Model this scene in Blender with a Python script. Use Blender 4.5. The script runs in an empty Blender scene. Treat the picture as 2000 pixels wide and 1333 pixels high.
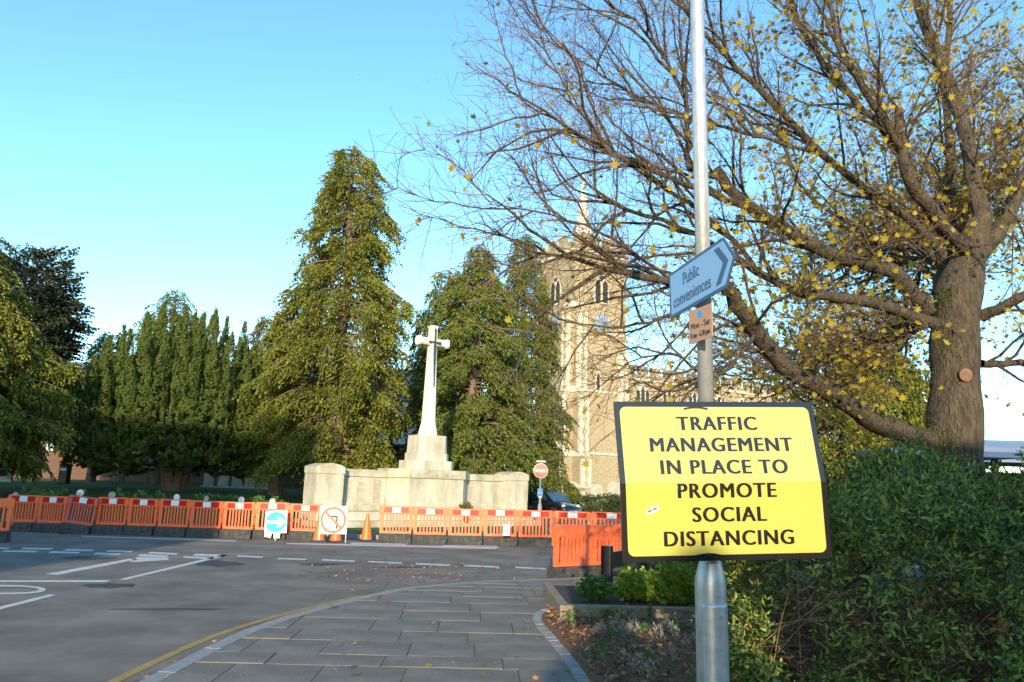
import bpy, bmesh, math, random
import numpy as np
from mathutils import Vector, Matrix
R = math.radians
scene = bpy.context.scene
col = scene.collection
random.seed(4)
rng = np.random.default_rng(4)

# ------------------------------------------------------------------ camera
TH, RO, FPX, EYE = R(11.05), R(1.83), 1444.0, 1.68
cf = Vector((0, math.cos(TH), math.sin(TH)))
cr0 = Vector((1, 0, 0)); cu0 = Vector((0, -math.sin(TH), math.cos(TH)))
cr = cr0*math.cos(RO) + cu0*math.sin(RO)
cu = -cr0*math.sin(RO) + cu0*math.cos(RO)
cam_data = bpy.data.cameras.new('camera')
cam = bpy.data.objects.new('camera', cam_data); col.objects.link(cam)
cam_data.sensor_width = 36; cam_data.lens = 36*FPX/2000
cam_data.clip_start = 0.05; cam_data.clip_end = 3000
m = Matrix((cr, cu, -cf)).transposed().to_4x4(); m.translation = (0, 0, EYE)
cam.matrix_world = m
scene.camera = cam

# ------------------------------------------------------------------ light
SUN_EL, SUN_AZ = 13.0, 3.0            # the sun stands low behind the viewer
wd = bpy.data.worlds.new("World"); scene.world = wd; wd.use_nodes = True
nt = wd.node_tree; nt.nodes.clear()
sky = nt.nodes.new('ShaderNodeTexSky'); sky.sky_type = 'NISHITA'; sky.sun_disc = False
sky.sun_elevation = R(SUN_EL); sky.sun_rotation = R(180+SUN_AZ)
sky.air_density = 1.0; sky.dust_density = 0.4; sky.ozone_density = 1.5
bgn = nt.nodes.new('ShaderNodeBackground'); bgn.inputs['Strength'].default_value = 0.15
wo = nt.nodes.new('ShaderNodeOutputWorld')
tint = nt.nodes.new('ShaderNodeMix'); tint.data_type = 'RGBA'; tint.blend_type = 'MULTIPLY'
tint.inputs[0].default_value = 1.0; tint.inputs[7].default_value = (0.82, 1.02, 1.04, 1)
hs_ = nt.nodes.new('ShaderNodeHueSaturation'); hs_.inputs['Saturation'].default_value = 1.15
nt.links.new(sky.outputs[0], hs_.inputs['Color']); nt.links.new(hs_.outputs[0], tint.inputs[6]); nt.links.new(tint.outputs[2], bgn.inputs[0])
nt.links.new(bgn.outputs[0], wo.inputs[0])
sl = bpy.data.lights.new('sun', 'SUN'); sl.energy = 2.5; sl.angle = R(0.53); sl.color = (1.0, 0.83, 0.58)
so = bpy.data.objects.new('sun', sl); col.objects.link(so)
sd = Vector((math.sin(R(SUN_AZ))*math.cos(R(SUN_EL)), math.cos(R(SUN_AZ))*math.cos(R(SUN_EL)), -math.sin(R(SUN_EL))))
so.rotation_euler = sd.to_track_quat('-Z', 'Y').to_euler(); so.location = (-2, -30, 20)
scene.view_settings.view_transform = 'Standard'; scene.view_settings.look = 'None'
scene.view_settings.gamma = 1; scene.view_settings.exposure = 1.5

# ------------------------------------------------------------------ measuring helpers
def ray(px, py): return cf*FPX + cr*(px-1000) + cu*(666.5-py)
def G(px, py, z=0.0):
    d = ray(px, py); t = (z-EYE)/d.z
    return Vector((d.x*t, d.y*t, z))
def P(px, py, Y):
    d = ray(px, py); t = Y/d.y
    return Vector((d.x*t, Y, EYE+d.z*t))

# ------------------------------------------------------------------ materials
MATS = {}
def mat(name, c1, c2=None, rough=0.7, scale=5.0, bump=0.0, bscale=None, metal=0.0, spec=0.5, detail=6, c3=None, island=False, coat=0.0, transl=0.0, stretch=None, bdist=.02):
    if name in MATS: return MATS[name]
    mt = bpy.data.materials.new(name); mt.use_nodes = True; MATS[name] = mt
    n = mt.node_tree; b = n.nodes['Principled BSDF']
    b.inputs['Roughness'].default_value = rough; b.inputs['Metallic'].default_value = metal
    b.inputs['Specular IOR Level'].default_value = spec; b.inputs['Coat Weight'].default_value = coat
    tc = n.nodes.new('ShaderNodeTexCoord'); src = tc.outputs['Object']
    if stretch:
        mp = n.nodes.new('ShaderNodeMapping'); mp.inputs['Scale'].default_value = stretch
        n.links.new(src, mp.inputs[0]); src = mp.outputs[0]
    c2 = c2 or c1
    colout = None
    if c2 != c1 or c3:
        nz = n.nodes.new('ShaderNodeTexNoise'); nz.inputs['Scale'].default_value = scale; nz.inputs['Detail'].default_value = detail
        nz.inputs['Roughness'].default_value = 0.65
        n.links.new(src, nz.inputs[0])
        rp = n.nodes.new('ShaderNodeValToRGB'); e = rp.color_ramp.elements
        e[0].position = 0.36; e[1].position = 0.64
        e[0].color = (*c1, 1); e[1].color = (*c2, 1)
        if c3:
            k = e.new(0.72); k.color = (*c3, 1)
        n.links.new(nz.outputs[0], rp.inputs[0]); colout = rp.outputs[0]
        if island:
            ge = n.nodes.new('ShaderNodeNewGeometry')
            mx = n.nodes.new('ShaderNodeMath'); mx.operation = 'MULTIPLY_ADD'
            mx.inputs[1].default_value = 0.5
            n.links.new(ge.outputs['Random Per Island'], mx.inputs[0])
            ad = n.nodes.new('ShaderNodeMath'); ad.operation = 'MULTIPLY'; ad.inputs[1].default_value = 0.5
            n.links.new(nz.outputs[0], ad.inputs[0]); n.links.new(ad.outputs[0], mx.inputs[2])
            n.links.new(mx.outputs[0], rp.inputs[0])
        n.links.new(colout, b.inputs['Base Color'])
    else:
        b.inputs['Base Color'].default_value = (*c1, 1)
    if bump:
        n2 = n.nodes.new('ShaderNodeTexNoise'); n2.inputs['Scale'].default_value = bscale or scale*4; n2.inputs['Detail'].default_value = 8
        n.links.new(src, n2.inputs[0])
        bp = n.nodes.new('ShaderNodeBump'); bp.inputs['Strength'].default_value = bump; bp.inputs['Distance'].default_value = bdist
        n.links.new(n2.outputs[0], bp.inputs['Height']); n.links.new(bp.outputs[0], b.inputs['Normal'])
    if transl:
        out = n.nodes['Material Output']
        ms = n.nodes.new('ShaderNodeMixShader'); ms.inputs[0].default_value = transl
        tr = n.nodes.new('ShaderNodeBsdfTranslucent')
        if colout: n.links.new(colout, tr.inputs[0])
        else: tr.inputs[0].default_value = (*c1, 1)
        n.links.new(b.outputs[0], ms.inputs[1]); n.links.new(tr.outputs[0], ms.inputs[2]); n.links.new(ms.outputs[0], out.inputs[0])
    return mt

M_asphalt = mat('asphalt', (0.115, 0.102, 0.088), (0.22, 0.195, 0.165), 0.88, 0.9, 0.8, 130, c3=(0.245, 0.22, 0.185), detail=14)
M_paint = mat('road_paint', (0.62, 0.60, 0.55), (0.42, 0.40, 0.37), 0.75, 7, c3=(0.16, 0.15, 0.135), detail=12)
M_yellow_line = mat('yellow_line', (0.42, 0.25, 0.06), (0.28, 0.18, 0.06), 0.8, 7)
M_kerb = mat('kerb_granite', (0.20, 0.195, 0.185), (0.33, 0.32, 0.30), 0.75, 25, 0.3, 90)
M_slab = mat('york_stone', (0.13, 0.112, 0.092), (0.22, 0.192, 0.156), 0.78, 1.3, 0.5, 40, c3=(0.23, 0.205, 0.17), detail=12)
M_joint = mat('mossy_joint', (0.05, 0.055, 0.03), (0.09, 0.12, 0.03), 0.95, 6, 0.5, 50)
M_sett = mat('sett', (0.20, 0.195, 0.18), (0.30, 0.29, 0.27), 0.8, 9, 0.4, 60)
M_mulch = mat('mulch', (0.085, 0.040, 0.018), (0.25, 0.125, 0.06), 0.95, 30, 1.0, 70)
M_bark_chip = mat('bark_chip', (0.09, 0.042, 0.02), (0.34, 0.18, 0.085), 0.95, 9, island=True)
M_soil = mat('soil', (0.03, 0.022, 0.016), (0.06, 0.045, 0.03), 0.95, 12, 0.8, 60)
M_sleeper = mat('sleeper', (0.16, 0.125, 0.085), (0.30, 0.25, 0.18), 0.85, 5, 0.5, 25, stretch=(1, 6, 6))
M_grass = mat('lawn', (0.02, 0.06, 0.010), (0.045, 0.11, 0.018), 0.95, 3, 0.8, 120)
M_earth = mat('earth', (0.06, 0.06, 0.03), (0.10, 0.09, 0.05), 0.95, 0.4)
M_stone = mat('portland', (0.36, 0.325, 0.24), (0.57, 0.53, 0.43), 0.85, 1.7, 0.2, 30, c3=(0.48, 0.44, 0.33), detail=10, stretch=(1.3, 1.3, .5))
M_stone_w = mat('portland_weathered', (0.30, 0.27, 0.18), (0.52, 0.48, 0.38), 0.9, 2.2, 0.2, 30)
M_cross = mat('cross_stone', (0.62, 0.58, 0.49), (0.72, 0.68, 0.60), 0.8, 3, 0.1, 30)
M_letter = mat('incised_letter', (0.20, 0.18, 0.14))
M_bronze = mat('bronze', (0.06, 0.05, 0.05), (0.10, 0.09, 0.085), 0.5, 8, metal=0.4)
M_flint = mat('flint', (0.25, 0.19, 0.115), (0.44, 0.35, 0.225), 0.85, 5.0, 0.8, 7, c3=(0.13, 0.10, 0.07), detail=9)
M_lime = mat('limestone', (0.54, 0.47, 0.35), (0.66, 0.59, 0.47), 0.85, 2, 0.2, 9)
M_lead = mat('lead_spire', (0.62, 0.58, 0.52), (0.74, 0.70, 0.64), 0.6, 2)
M_dark = mat('dark_opening', (0.015, 0.015, 0.016), rough=0.6)
M_louvre = mat('louvre', (0.07, 0.06, 0.05), rough=0.8)
M_clock = mat('clock_blue', (0.22, 0.32, 0.48), rough=0.4)
M_gold = mat('gold', (0.75, 0.55, 0.2), rough=0.35, metal=0.7)
M_orange = mat('orange_plastic', (0.95, 0.135, 0.036), (0.90, 0.165, 0.055), 0.45, 4)
M_red_old = mat('red_plastic', (0.68, 0.10, 0.06), (0.60, 0.12, 0.08), 0.5, 4)
M_refl_red = mat('reflective_red', (0.50, 0.014, 0.006), rough=0.3)
M_refl_white = mat('reflective_white', (0.78, 0.78, 0.80), rough=0.3)
M_rubber = mat('recycled_rubber', (0.030, 0.030, 0.031), (0.075, 0.073, 0.068), 0.9, 7, 0.4, 60)
M_black = mat('black_paint', (0.012, 0.012, 0.016), rough=0.35)
M_galv = mat('galvanised', (0.50, 0.51, 0.52), (0.64, 0.64, 0.64), 0.40, 22, 0.06, 30, metal=0.55)
M_yellow = mat('sign_yellow', (0.52, 0.465, 0.10), (0.50, 0.44, 0.09), 0.16, 2, coat=0.8)
M_signblack = mat('sign_black', (0.014, 0.013, 0.012), rough=0.25, coat=0.4)
M_signgrey = mat('sign_back', (0.32, 0.33, 0.34), rough=0.5)
M_signshadeblue = mat('sign_shade_blue', (0.24, 0.43, 0.68), rough=0.35)  # blue cast of open-sky shade put into the direction sign's face colour
M_signnavy = mat('sign_navy', (0.05, 0.10, 0.19), rough=0.4)
M_plate = mat('plate_salmon', (0.52, 0.27, 0.15), (0.46, 0.24, 0.13), 0.4, 6)
M_blue = mat('mandatory_blue', (0.0, 0.33, 0.72), rough=0.35)
M_smallblue = mat('poster_blue', (0.02, 0.22, 0.48), rough=0.4)
M_white = mat('white_sheet', (0.80, 0.80, 0.80), rough=0.4)
M_signred = mat('sign_red', (0.62, 0.05, 0.035), rough=0.35)
M_cone = mat('cone_orange', (0.80, 0.16, 0.02), (0.74, 0.17, 0.03), 0.4, 5)
M_conebase = mat('cone_base', (0.03, 0.032, 0.06), rough=0.7)
M_brick = mat('brick', (0.10, 0.05, 0.034), (0.16, 0.09, 0.06), 0.9, 14)  # tone darkened to put tree shade on the left house into the colour
M_render = mat('white_render', (0.55, 0.57, 0.60), (0.62, 0.63, 0.66), 0.8, 2)
M_slate = mat('slate', (0.08, 0.085, 0.10), (0.12, 0.125, 0.14), 0.7, 6)
M_glass = mat('window_glass', (0.02, 0.025, 0.03), rough=0.08)
M_wood = mat('weathered_wood', (0.10, 0.09, 0.08), (0.17, 0.155, 0.14), 0.85, 4, stretch=(6, 6, 1))
M_grave = mat('gravestone', (0.30, 0.28, 0.22), (0.42, 0.40, 0.33), 0.9, 5, 0.3, 30)
M_trunk_con = mat('conifer_bark', (0.13, 0.085, 0.06), (0.24, 0.17, 0.125), 0.95, 6, 0.8, 20, stretch=(4, 4, 1))
M_maple_bark = mat('maple_bark', (0.045, 0.034, 0.022), (0.135, 0.098, 0.062), 0.92, 7, 1.0, 18, stretch=(3, 3, .8), c3=(0.06, 0.072, 0.02), bdist=.06, detail=12)
M_twig = mat('twig', (0.10, 0.055, 0.04), (0.20, 0.125, 0.075), 0.8, 1.5)
M_moss = mat('moss', (0.03, 0.05, 0.008), (0.075, 0.10, 0.015), 0.95, 20, 1.0, 60)
M_cut = mat('cut_wood', (0.26, 0.13, 0.07), (0.16, 0.09, 0.05), 0.9, 12)
M_con_gold = mat('cypress_leaf', (0.085, 0.106, 0.016), (0.25, 0.24, 0.038), 0.75, 0.55, transl=0.25, island=True, spec=0.2)
M_con_green = mat('cypress_leaf_green', (0.056, 0.088, 0.016), (0.185, 0.205, 0.038), 0.75, 0.6, transl=0.22, island=True, spec=0.2)
M_yew = mat('yew_leaf', (0.050, 0.080, 0.015), (0.130, 0.155, 0.032), 0.75, 1.2, transl=0.15, island=True, spec=0.2)
M_dark_leaf = mat('holm_oak_leaf', (0.022, 0.032, 0.016), (0.060, 0.070, 0.034), 0.7, 1.2, transl=0.1, island=True, spec=0.3)
M_oak_back = mat('far_leaf', (0.10, 0.10, 0.03), (0.18, 0.16, 0.05), 0.8, 1.0, transl=0.25, island=True, spec=0.2)
M_maple_leaf = mat('maple_leaf', (0.26, 0.21, 0.018), (0.50, 0.36, 0.035), 0.6, 1.3, transl=0.4, island=True, spec=0.3)
M_maple_orange = mat('maple_leaf_orange', (0.36, 0.10, 0.025), (0.52, 0.20, 0.04), 0.6, 2, transl=0.35, island=True, spec=0.3)
M_shrub_leaf = mat('shrub_leaf', (0.050, 0.090, 0.018), (0.32, 0.37, 0.065), 0.45, 1.6, transl=0.2, island=True, spec=0.5)
M_shrub_stem = mat('shrub_stem', (0.16, 0.075, 0.04), (0.26, 0.14, 0.08), 0.8, 6)
M_lime_leaf = mat('lime_leaf', (0.14, 0.24, 0.02), (0.26, 0.36, 0.04), 0.6, 4, transl=0.25, island=True)
M_sprout = mat('sprout_leaf', (0.05, 0.13, 0.02), (0.10, 0.20, 0.04), 0.6, 4, transl=0.2, island=True)
M_grey_lichen = mat('grey_stalk', (0.22, 0.21, 0.18), (0.34, 0.32, 0.28), 0.9, 9, island=True)
M_hedge = mat('hedge_leaf', (0.025, 0.045, 0.012), (0.06, 0.085, 0.025), 0.8, 2, island=True, transl=0.1)
M_carpaint = mat('car_black', (0.010, 0.010, 0.013), rough=0.12, coat=1.0)
M_tyre = mat('tyre', (0.02, 0.02, 0.02), rough=0.9)
M_alloy = mat('alloy', (0.5, 0.5, 0.5), rough=0.35, metal=0.9)
M_lamp = mat('headlamp', (0.65, 0.68, 0.7), rough=0.1, metal=0.3)
M_bird = mat('gull', (0.75, 0.75, 0.76), rough=0.6)
M_birddark = mat('dark_bird', (0.05, 0.05, 0.06), rough=0.6)
M_roofblue = mat('shelter_roof', (0.16, 0.20, 0.27), (0.20, 0.24, 0.31), 0.3, 2)

# ------------------------------------------------------------------ mesh helpers
def tag(o, label=None, cat=None, group=None, kind=None):
    if label: o['label'] = label
    if cat: o['category'] = cat
    if group: o['group'] = group
    if kind: o['kind'] = kind
    return o
def empty(name, loc=(0, 0, 0), rz=0.0, label=None, cat=None, group=None):
    o = bpy.data.objects.new(name, None); col.objects.link(o)
    o.location = loc; o.rotation_euler = (0, 0, rz); o.empty_display_size = 0.2
    return tag(o, label, cat, group)
def link(name, me, material, parent=None, loc=None, rot=None):
    o = bpy.data.objects.new(name, me); col.objects.link(o)
    if material and not me.materials: me.materials.append(material)
    if parent: o.parent = parent
    if loc is not None: o.location = loc
    if rot is not None: o.rotation_euler = rot
    return o
def arr_mesh(name, v, f, smooth=False):
    v = np.asarray(v, dtype=np.float32).reshape(-1, 3); f = np.asarray(f, dtype=np.int32)
    me = bpy.data.meshes.new(name); k = f.shape[1]
    me.vertices.add(len(v)); me.vertices.foreach_set('co', v.ravel())
    me.loops.add(f.size); me.loops.foreach_set('vertex_index', f.ravel())
    me.polygons.add(len(f)); me.polygons.foreach_set('loop_start', np.arange(0, f.size, k, dtype=np.int32))
    if smooth: me.polygons.foreach_set('use_smooth', np.ones(len(f), dtype=bool))
    me.update(calc_edges=True); me.validate()
    return me
def scatter_mesh(name, tv, tf, mats4):
    """many copies of a small template gathered in one mesh"""
    tv = np.asarray(tv, float); tf = np.asarray(tf, int); A = np.asarray(mats4, float)
    v = np.einsum('nij,kj->nki', A[:, :3, :3], tv) + A[:, None, :3, 3]
    f = tf[None] + (np.arange(len(A))*len(tv))[:, None, None]
    return arr_mesh(name, v.reshape(-1, 3), f.reshape(-1, tf.shape[1]))
class B:
    def __init__(s): s.bm = bmesh.new()
    def box(s, x0, x1, y0, y1, z0, z1, bev=0, M=None):
        r = bmesh.ops.create_cube(s.bm, size=1)
        vs = r['verts']
        for v in vs: v.co = Vector(((x0+x1)/2+v.co.x*(x1-x0), (y0+y1)/2+v.co.y*(y1-y0), (z0+z1)/2+v.co.z*(z1-z0)))
        if bev:
            es = list({e for v in vs for e in v.link_edges})
            rb = bmesh.ops.bevel(s.bm, geom=es, offset=bev, segments=2, affect='EDGES', profile=0.6)
            vs = list({v for f in rb['faces'] for v in f.verts} | {v for v in vs if v.is_valid})
        if M is not None: bmesh.ops.transform(s.bm, matrix=M, verts=vs)
        return s
    def prism(s, pts, z0, z1, M=None):
        """outline in x,y pulled up from z0 to z1"""
        a = [s.bm.verts.new((p[0], p[1], z0)) for p in pts]; b = [s.bm.verts.new((p[0], p[1], z1)) for p in pts]
        n = len(pts)
        s.bm.faces.new(a[::-1]); s.bm.faces.new(b)
        for i in range(n): s.bm.faces.new((a[i], a[(i+1) % n], b[(i+1) % n], b[i]))
        if M is not None: bmesh.ops.transform(s.bm, matrix=M, verts=a+b)
        return s
    def loft(s, rings, cap=True, M=None):
        rs = [[s.bm.verts.new(p) for p in r] for r in rings]; n = len(rs[0])
        for a, b in zip(rs, rs[1:]):
            for i in range(n): s.bm.faces.new((a[i], a[(i+1) % n], b[(i+1) % n], b[i]))
        if cap: s.bm.faces.new(rs[0][::-1]); s.bm.faces.new(rs[-1])
        if M is not None: bmesh.ops.transform(s.bm, matrix=M, verts=[v for r in rs for v in r])
        return s
    def lathe(s, prof, n=24, M=None, cap=True, ph=0):
        return s.loft([[(r*math.cos(ph+2*math.pi*i/n), r*math.sin(ph+2*math.pi*i/n), z) for i in range(n)] for r, z in prof], cap, M)
    def mesh(s, name, smooth=False):
        bmesh.ops.recalc_face_normals(s.bm, faces=s.bm.faces[:])
        me = bpy.data.meshes.new(name); s.bm.to_mesh(me); s.bm.free()
        if smooth:
            for p in me.polygons: p.use_smooth = True
        return me
    def obj(s, name, material, parent=None, loc=None, rot=None, smooth=False):
        return link(name, s.mesh(name, smooth), material, parent, loc, rot)
def box_obj(name, dims, material, parent=None, bev=0):
    return B().box(*dims, bev=bev).obj(name, material, parent)
def tubes(paths, sides=5, name='tubes'):
    """paths: list of (points Nx3, radii N) -> one mesh of tapered tubes"""
    V = []; Fq = []; base = 0
    ang = np.linspace(0, 2*np.pi, sides, endpoint=False); ca = np.cos(ang); sa = np.sin(ang)
    ii = np.arange(sides); jj = (ii+1) % sides
    for pts, rad in paths:
        p = np.asarray(pts, float); n = len(p)
        t = np.gradient(p, axis=0); t /= (np.linalg.norm(t, axis=1)[:, None]+1e-9)
        ref = np.array([0.31, 0.17, 0.93]) if abs(t[0][2]) < .9 else np.array([1., 0.1, 0])
        a = np.cross(t, ref); a /= (np.linalg.norm(a, axis=1)[:, None]+1e-9); b = np.cross(t, a)
        rad = np.asarray(rad, float)
        ring = p[:, None, :] + rad[:, None, None]*(a[:, None, :]*ca[None, :, None] + b[:, None, :]*sa[None, :, None])
        V.append(ring.reshape(-1, 3))
        for k in range(n-1):
            o = base+k*sides
            Fq.append(np.stack([o+ii, o+jj, o+sides+jj, o+sides+ii], 1))
        base += n*sides
    return arr_mesh(name, np.concatenate(V), np.concatenate(Fq), True)
def text_obj(name, body, size, material, parent, M, spacing=1.0, bold=0.0, align='CENTER', xs=1.0):
    cu_ = bpy.data.curves.new(name, 'FONT'); cu_.body = body; cu_.size = size; cu_.align_x = align; cu_.align_y = 'CENTER'
    cu_.space_character = spacing; cu_.extrude = 0.0008; cu_.resolution_u = 4
    t = bpy.data.objects.new(name+'_tmp', cu_); col.objects.link(t)
    dg = bpy.context.evaluated_depsgraph_get(); dg.update()
    me = bpy.data.meshes.new_from_object(t.evaluated_get(dg)); me.name = name
    bpy.data.objects.remove(t)
    me.transform(Matrix.Diagonal((xs, 1, 1, 1)))
    if bold:
        b = bmesh.new()
        for k, dx in enumerate((-bold, 0, bold)):
            c = me.copy(); c.transform(Matrix.Translation((dx, 0, k*.0003))); b.from_mesh(c); bpy.data.meshes.remove(c)
        b.to_mesh(me); b.free()
    me.transform(M); me.materials.clear()
    return link(name, me, material, parent)
def copy_tree(o, parent=None):
    c = o.copy(); col.objects.link(c); c.parent = parent
    for ch in list(o.children): copy_tree(ch, c)
    return c
ORD = ['first', 'second', 'third', 'fourth', 'fifth', 'sixth', 'seventh', 'eighth', 'ninth', 'tenth', 'eleventh']

# ================================================================== THE SETTING
g = arr_mesh('ground', [(-900, -300, -0.03), (900, -300, -0.03), (900, 1500, -0.03), (-900, 1500, -0.03)], [(0, 1, 2, 3)])
tag(link('ground', g, M_earth), kind='structure')
road = arr_mesh('road', [(-70, -40, 0), (60, -40, 0), (60, 60, 0), (-70, 60, 0)], [(0, 1, 2, 3)])
road_o = tag(link('road', road, M_asphalt), kind='structure')

# lawn and churchyard beyond the far kerb
FARK = 22.6
def gz(x, y):
    t = min(max((y-23.6)/10.5, 0), 1); k = min(max((-5.5-x)/2.5, 0), 1)
    return .11+(.86*t*t*(3-2*t)+.010*max(y-34, 0))*k*k*(3-2*k)
lx = [-75, -50, -36]+[-30+.9*i for i in range(36)]; ly = [FARK]+[23.2+.8*i for i in range(22)]+[44, 50, 60, 80, 120]
v = [(x, y, gz(x, y)) for y in ly for x in lx if True]; nxl = len(lx)
f = [(j*nxl+i, j*nxl+i+1, (j+1)*nxl+i+1, (j+1)*nxl+i) for j in range(len(ly)-1) for i in range(nxl-1)]
tag(link('lawn', arr_mesh('lawn', v, f, True), M_grass), kind='structure')
B().prism([(2.3, 46), (60, 46), (60, 130), (2.3, 130)], -0.02, 0.10).obj('churchyard', M_grass)
tag(bpy.data.objects['churchyard'], kind='structure')
fk = empty('far_kerb'); tag(fk, kind='structure')
for i in range(24):
    x = -22 + i*0.96
    B().box(-.475, .475, -.07, .07, 0, .125, bev=.012).obj('kerb_stone', M_kerb, fk, (x, FARK-.08, 0))

# near pavement: convex kerb line, slabs clipped to it
kerb_px = [(150, 1420), (310, 1333), (400, 1283), (478, 1246), (560, 1217), (680, 1184), (770, 1162), (860, 1151), (1000, 1143), (1250, 1136), (1500, 1126)]
KERB = [G(*p, 0.0).xy for p in kerb_px]
KERB = [Vector((KERB[1].x+0.0, 2.0)), Vector((KERB[1].x-.02, 5.2))] + KERB[1:]
# make it convex (turning right all along)
def hull_chain(pts):
    out = []
    for p in pts:
        while len(out) >= 2 and (out[-1]-out[-2]).cross(p-out[-1]) > 0: out.pop()
        out.append(p)
    return out
KERB = hull_chain(KERB)
# smooth resample (Chaikin)
for _ in range(2):
    n_ = [KERB[0]]
    for a, b in zip(KERB, KERB[1:]): n_ += [a*.75+b*.25, a*.25+b*.75]
    KERB = n_+[KERB[-1]]
def offset_line(pts, d):
    out = []
    for i, p in enumerate(pts):
        a = pts[max(i-1, 0)]; b = pts[min(i+1, len(pts)-1)]; t = (b-a).normalized()
        out.append(p + Vector((t.y, -t.x))*d)
    return out
def resample(pts, step):
    L = [0]
    for a, b in zip(pts, pts[1:]): L.append(L[-1]+(b-a).length)
    out = []; s_ = 0
    while s_ < L[-1]:
        k = max(i for i in range(len(L)) if L[i] <= s_ + 1e-9); k = min(k, len(pts)-2)
        out.append(pts[k].lerp(pts[k+1], (s_-L[k])/max(L[k+1]-L[k], 1e-6))); s_ += step
    return out
KH = 0.09
kerb_o = tag(empty('kerb'), kind='structure')
kl = resample(KERB, 0.9); ki = offset_line(kl, 0.15)
for i in range(len(kl)-1):
    a, b, c, d = kl[i], kl[i+1], ki[i+1], ki[i]; e = .004
    t = (b-a).normalized()*e
    B().prism([a+t, b-t, c-t, d+t], -0.02, KH+random.uniform(-.003, .003)).obj('kerb_stone', M_kerb, kerb_o)
inner = offset_line(KERB, 0.155)
pave = tag(empty('pavement'), kind='structure')
poly = [(p.x, p.y) for p in inner] + [(14, inner[-1].y), (14, 2.0)]
B().prism(poly, -0.02, KH-.004).obj('joint_bed', M_joint, pave)
def clip(poly, a, b):
    """keep the part of a polygon right of the line a->b"""
    out = []; d = b-a
    f = lambda p: d.cross(p-a)
    for i in range(len(poly)):
        p, q = poly[i], poly[(i+1) % len(poly)]; fp, fq = f(p), f(q)
        if fp <= 0: out.append(p)
        if (fp < 0 < fq) or (fq < 0 < fp): out.append(p.lerp(q, fp/(fp-fq)))
    return out
ck = resample(inner, 0.6)
y = 5.2; row = 0
rt = Matrix.Rotation(R(2.0), 2)
while y < 15.2:
    h = random.choice([0.5, 0.62, 0.42, 0.56, 0.7]); x = -3.4 - random.random()*.7
    while x < 4.5:
        w = random.uniform(0.6, 1.15)
        gp = .006
        q = [rt @ Vector(p) for p in ((x+gp, y+gp), (x+w-gp, y+gp), (x+w-gp, y+h-gp), (x+gp, y+h-gp))]
        for a, b in zip(ck, ck[1:]):
            q = clip(q, a, b)
            if len(q) < 3: break
        if len(q) >= 3:
            area = abs(sum(q[i].cross(q[(i+1) % len(q)]) for i in range(len(q))))/2
            if area > .02:
                cx = sum((p.x for p in q))/len(q); cy = sum((p.y for p in q))/len(q)
                o = B().prism([(p.x-cx, p.y-cy) for p in q], -.05, 0).obj('paving_slab', M_slab, pave)
                o.location = (cx, cy, KH+random.uniform(-.003, .003)); o.rotation_euler = (random.gauss(0, .003), random.gauss(0, .003), 0)
        x += w
    y += h
# double-yellow gutter line
yl = offset_line(resample(KERB, .25), -0.30); yl2 = offset_line(resample(KERB, .25), -0.40)
yl = [p for p in yl if p.y < 11.6 and p.x < -1.5]; yl2 = yl2[:len(yl)]
v = []; f = []
for a, b in zip(yl, yl2): v += [(a.x, a.y, .004), (b.x, b.y, .004)]
for i in range(len(yl)-1): f.append((2*i, 2*i+2, 2*i+3, 2*i+1))
tag(link('yellow_line', arr_mesh('yellow_line', v, f), M_yellow_line), kind='structure')
# painted markings on the road
def marking(name, pix, label=None):
    p = [G(*q, 0.005) for q in pix]
    me = bpy.data.meshes.new(name); me.from_pydata([tuple(a) for a in p], [], [tuple(range(len(p)))]); me.update()
    o = link(name, me, M_paint, marks); return o
marks = tag(empty('road_markings'), kind='structure')
for a in [[(0, 1070), (20, 1070), (15, 1072.5), (0, 1073)], [(45, 1070), (104, 1071), (98, 1074), (40, 1073)], [(130, 1072.5), (185, 1074), (180, 1077), (124, 1075.5)],
          [(212, 1075), (262, 1076.5), (256, 1079.5), (206, 1078)], [(294, 1078.5), (349, 1081), (343, 1084), (288, 1081.5)], [(382, 1082), (447, 1084), (440, 1088), (376, 1085.5)],
          [(10, 1075), (75, 1076), (68, 1079.5), (2, 1078)], [(100, 1077), (158, 1078.5), (152, 1081.5), (94, 1080.5)], [(188, 1079.5), (238, 1081.5), (232, 1084.5), (182, 1083)], [(274, 1083), (330, 1085), (324, 1088.5), (268, 1087)], [(362, 1087), (420, 1089), (414, 1092.5), (356, 1090)],
          [(465, 1085), (515, 1087.5), (511, 1090), (461, 1087.5)], [(545, 1090), (600, 1092), (597, 1094.5), (541, 1092.5)], [(630, 1092.5), (695, 1095.5), (692, 1098), (627, 1095)],
          [(720, 1096), (786, 1099), (784, 1101.5), (718, 1098.5)], [(813, 1100), (880, 1103), (878, 1106), (811, 1103)], [(907, 1103.5), (975, 1106.5), (974, 1109.5), (905, 1106.5)], [(1007, 1107), (1066, 1110), (1066, 1113), (1006, 1110)],
          [(160, 1047), (460, 1056), (460, 1058), (160, 1048.5)], [(560, 1061), (975, 1069), (968, 1073), (560, 1063)], [(680, 1060), (800, 1062.5), (790, 1065), (690, 1063)], [(865, 1065), (975, 1066.5), (970, 1068), (862, 1067)],
          [(88, 1122), (115, 1123), (270, 1093), (252, 1091.5)], [(252, 1099), (268, 1088.5), (328, 1089), (330, 1094)],
          [(232, 1132), (246, 1133), (447, 1085), (436, 1083.5)], [(0, 1134), (216, 1133.5), (208, 1137.5), (0, 1137)], [(0, 1185), (98, 1161), (109, 1163), (0, 1191)]]:
    marking('painted_line', a)
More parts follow.
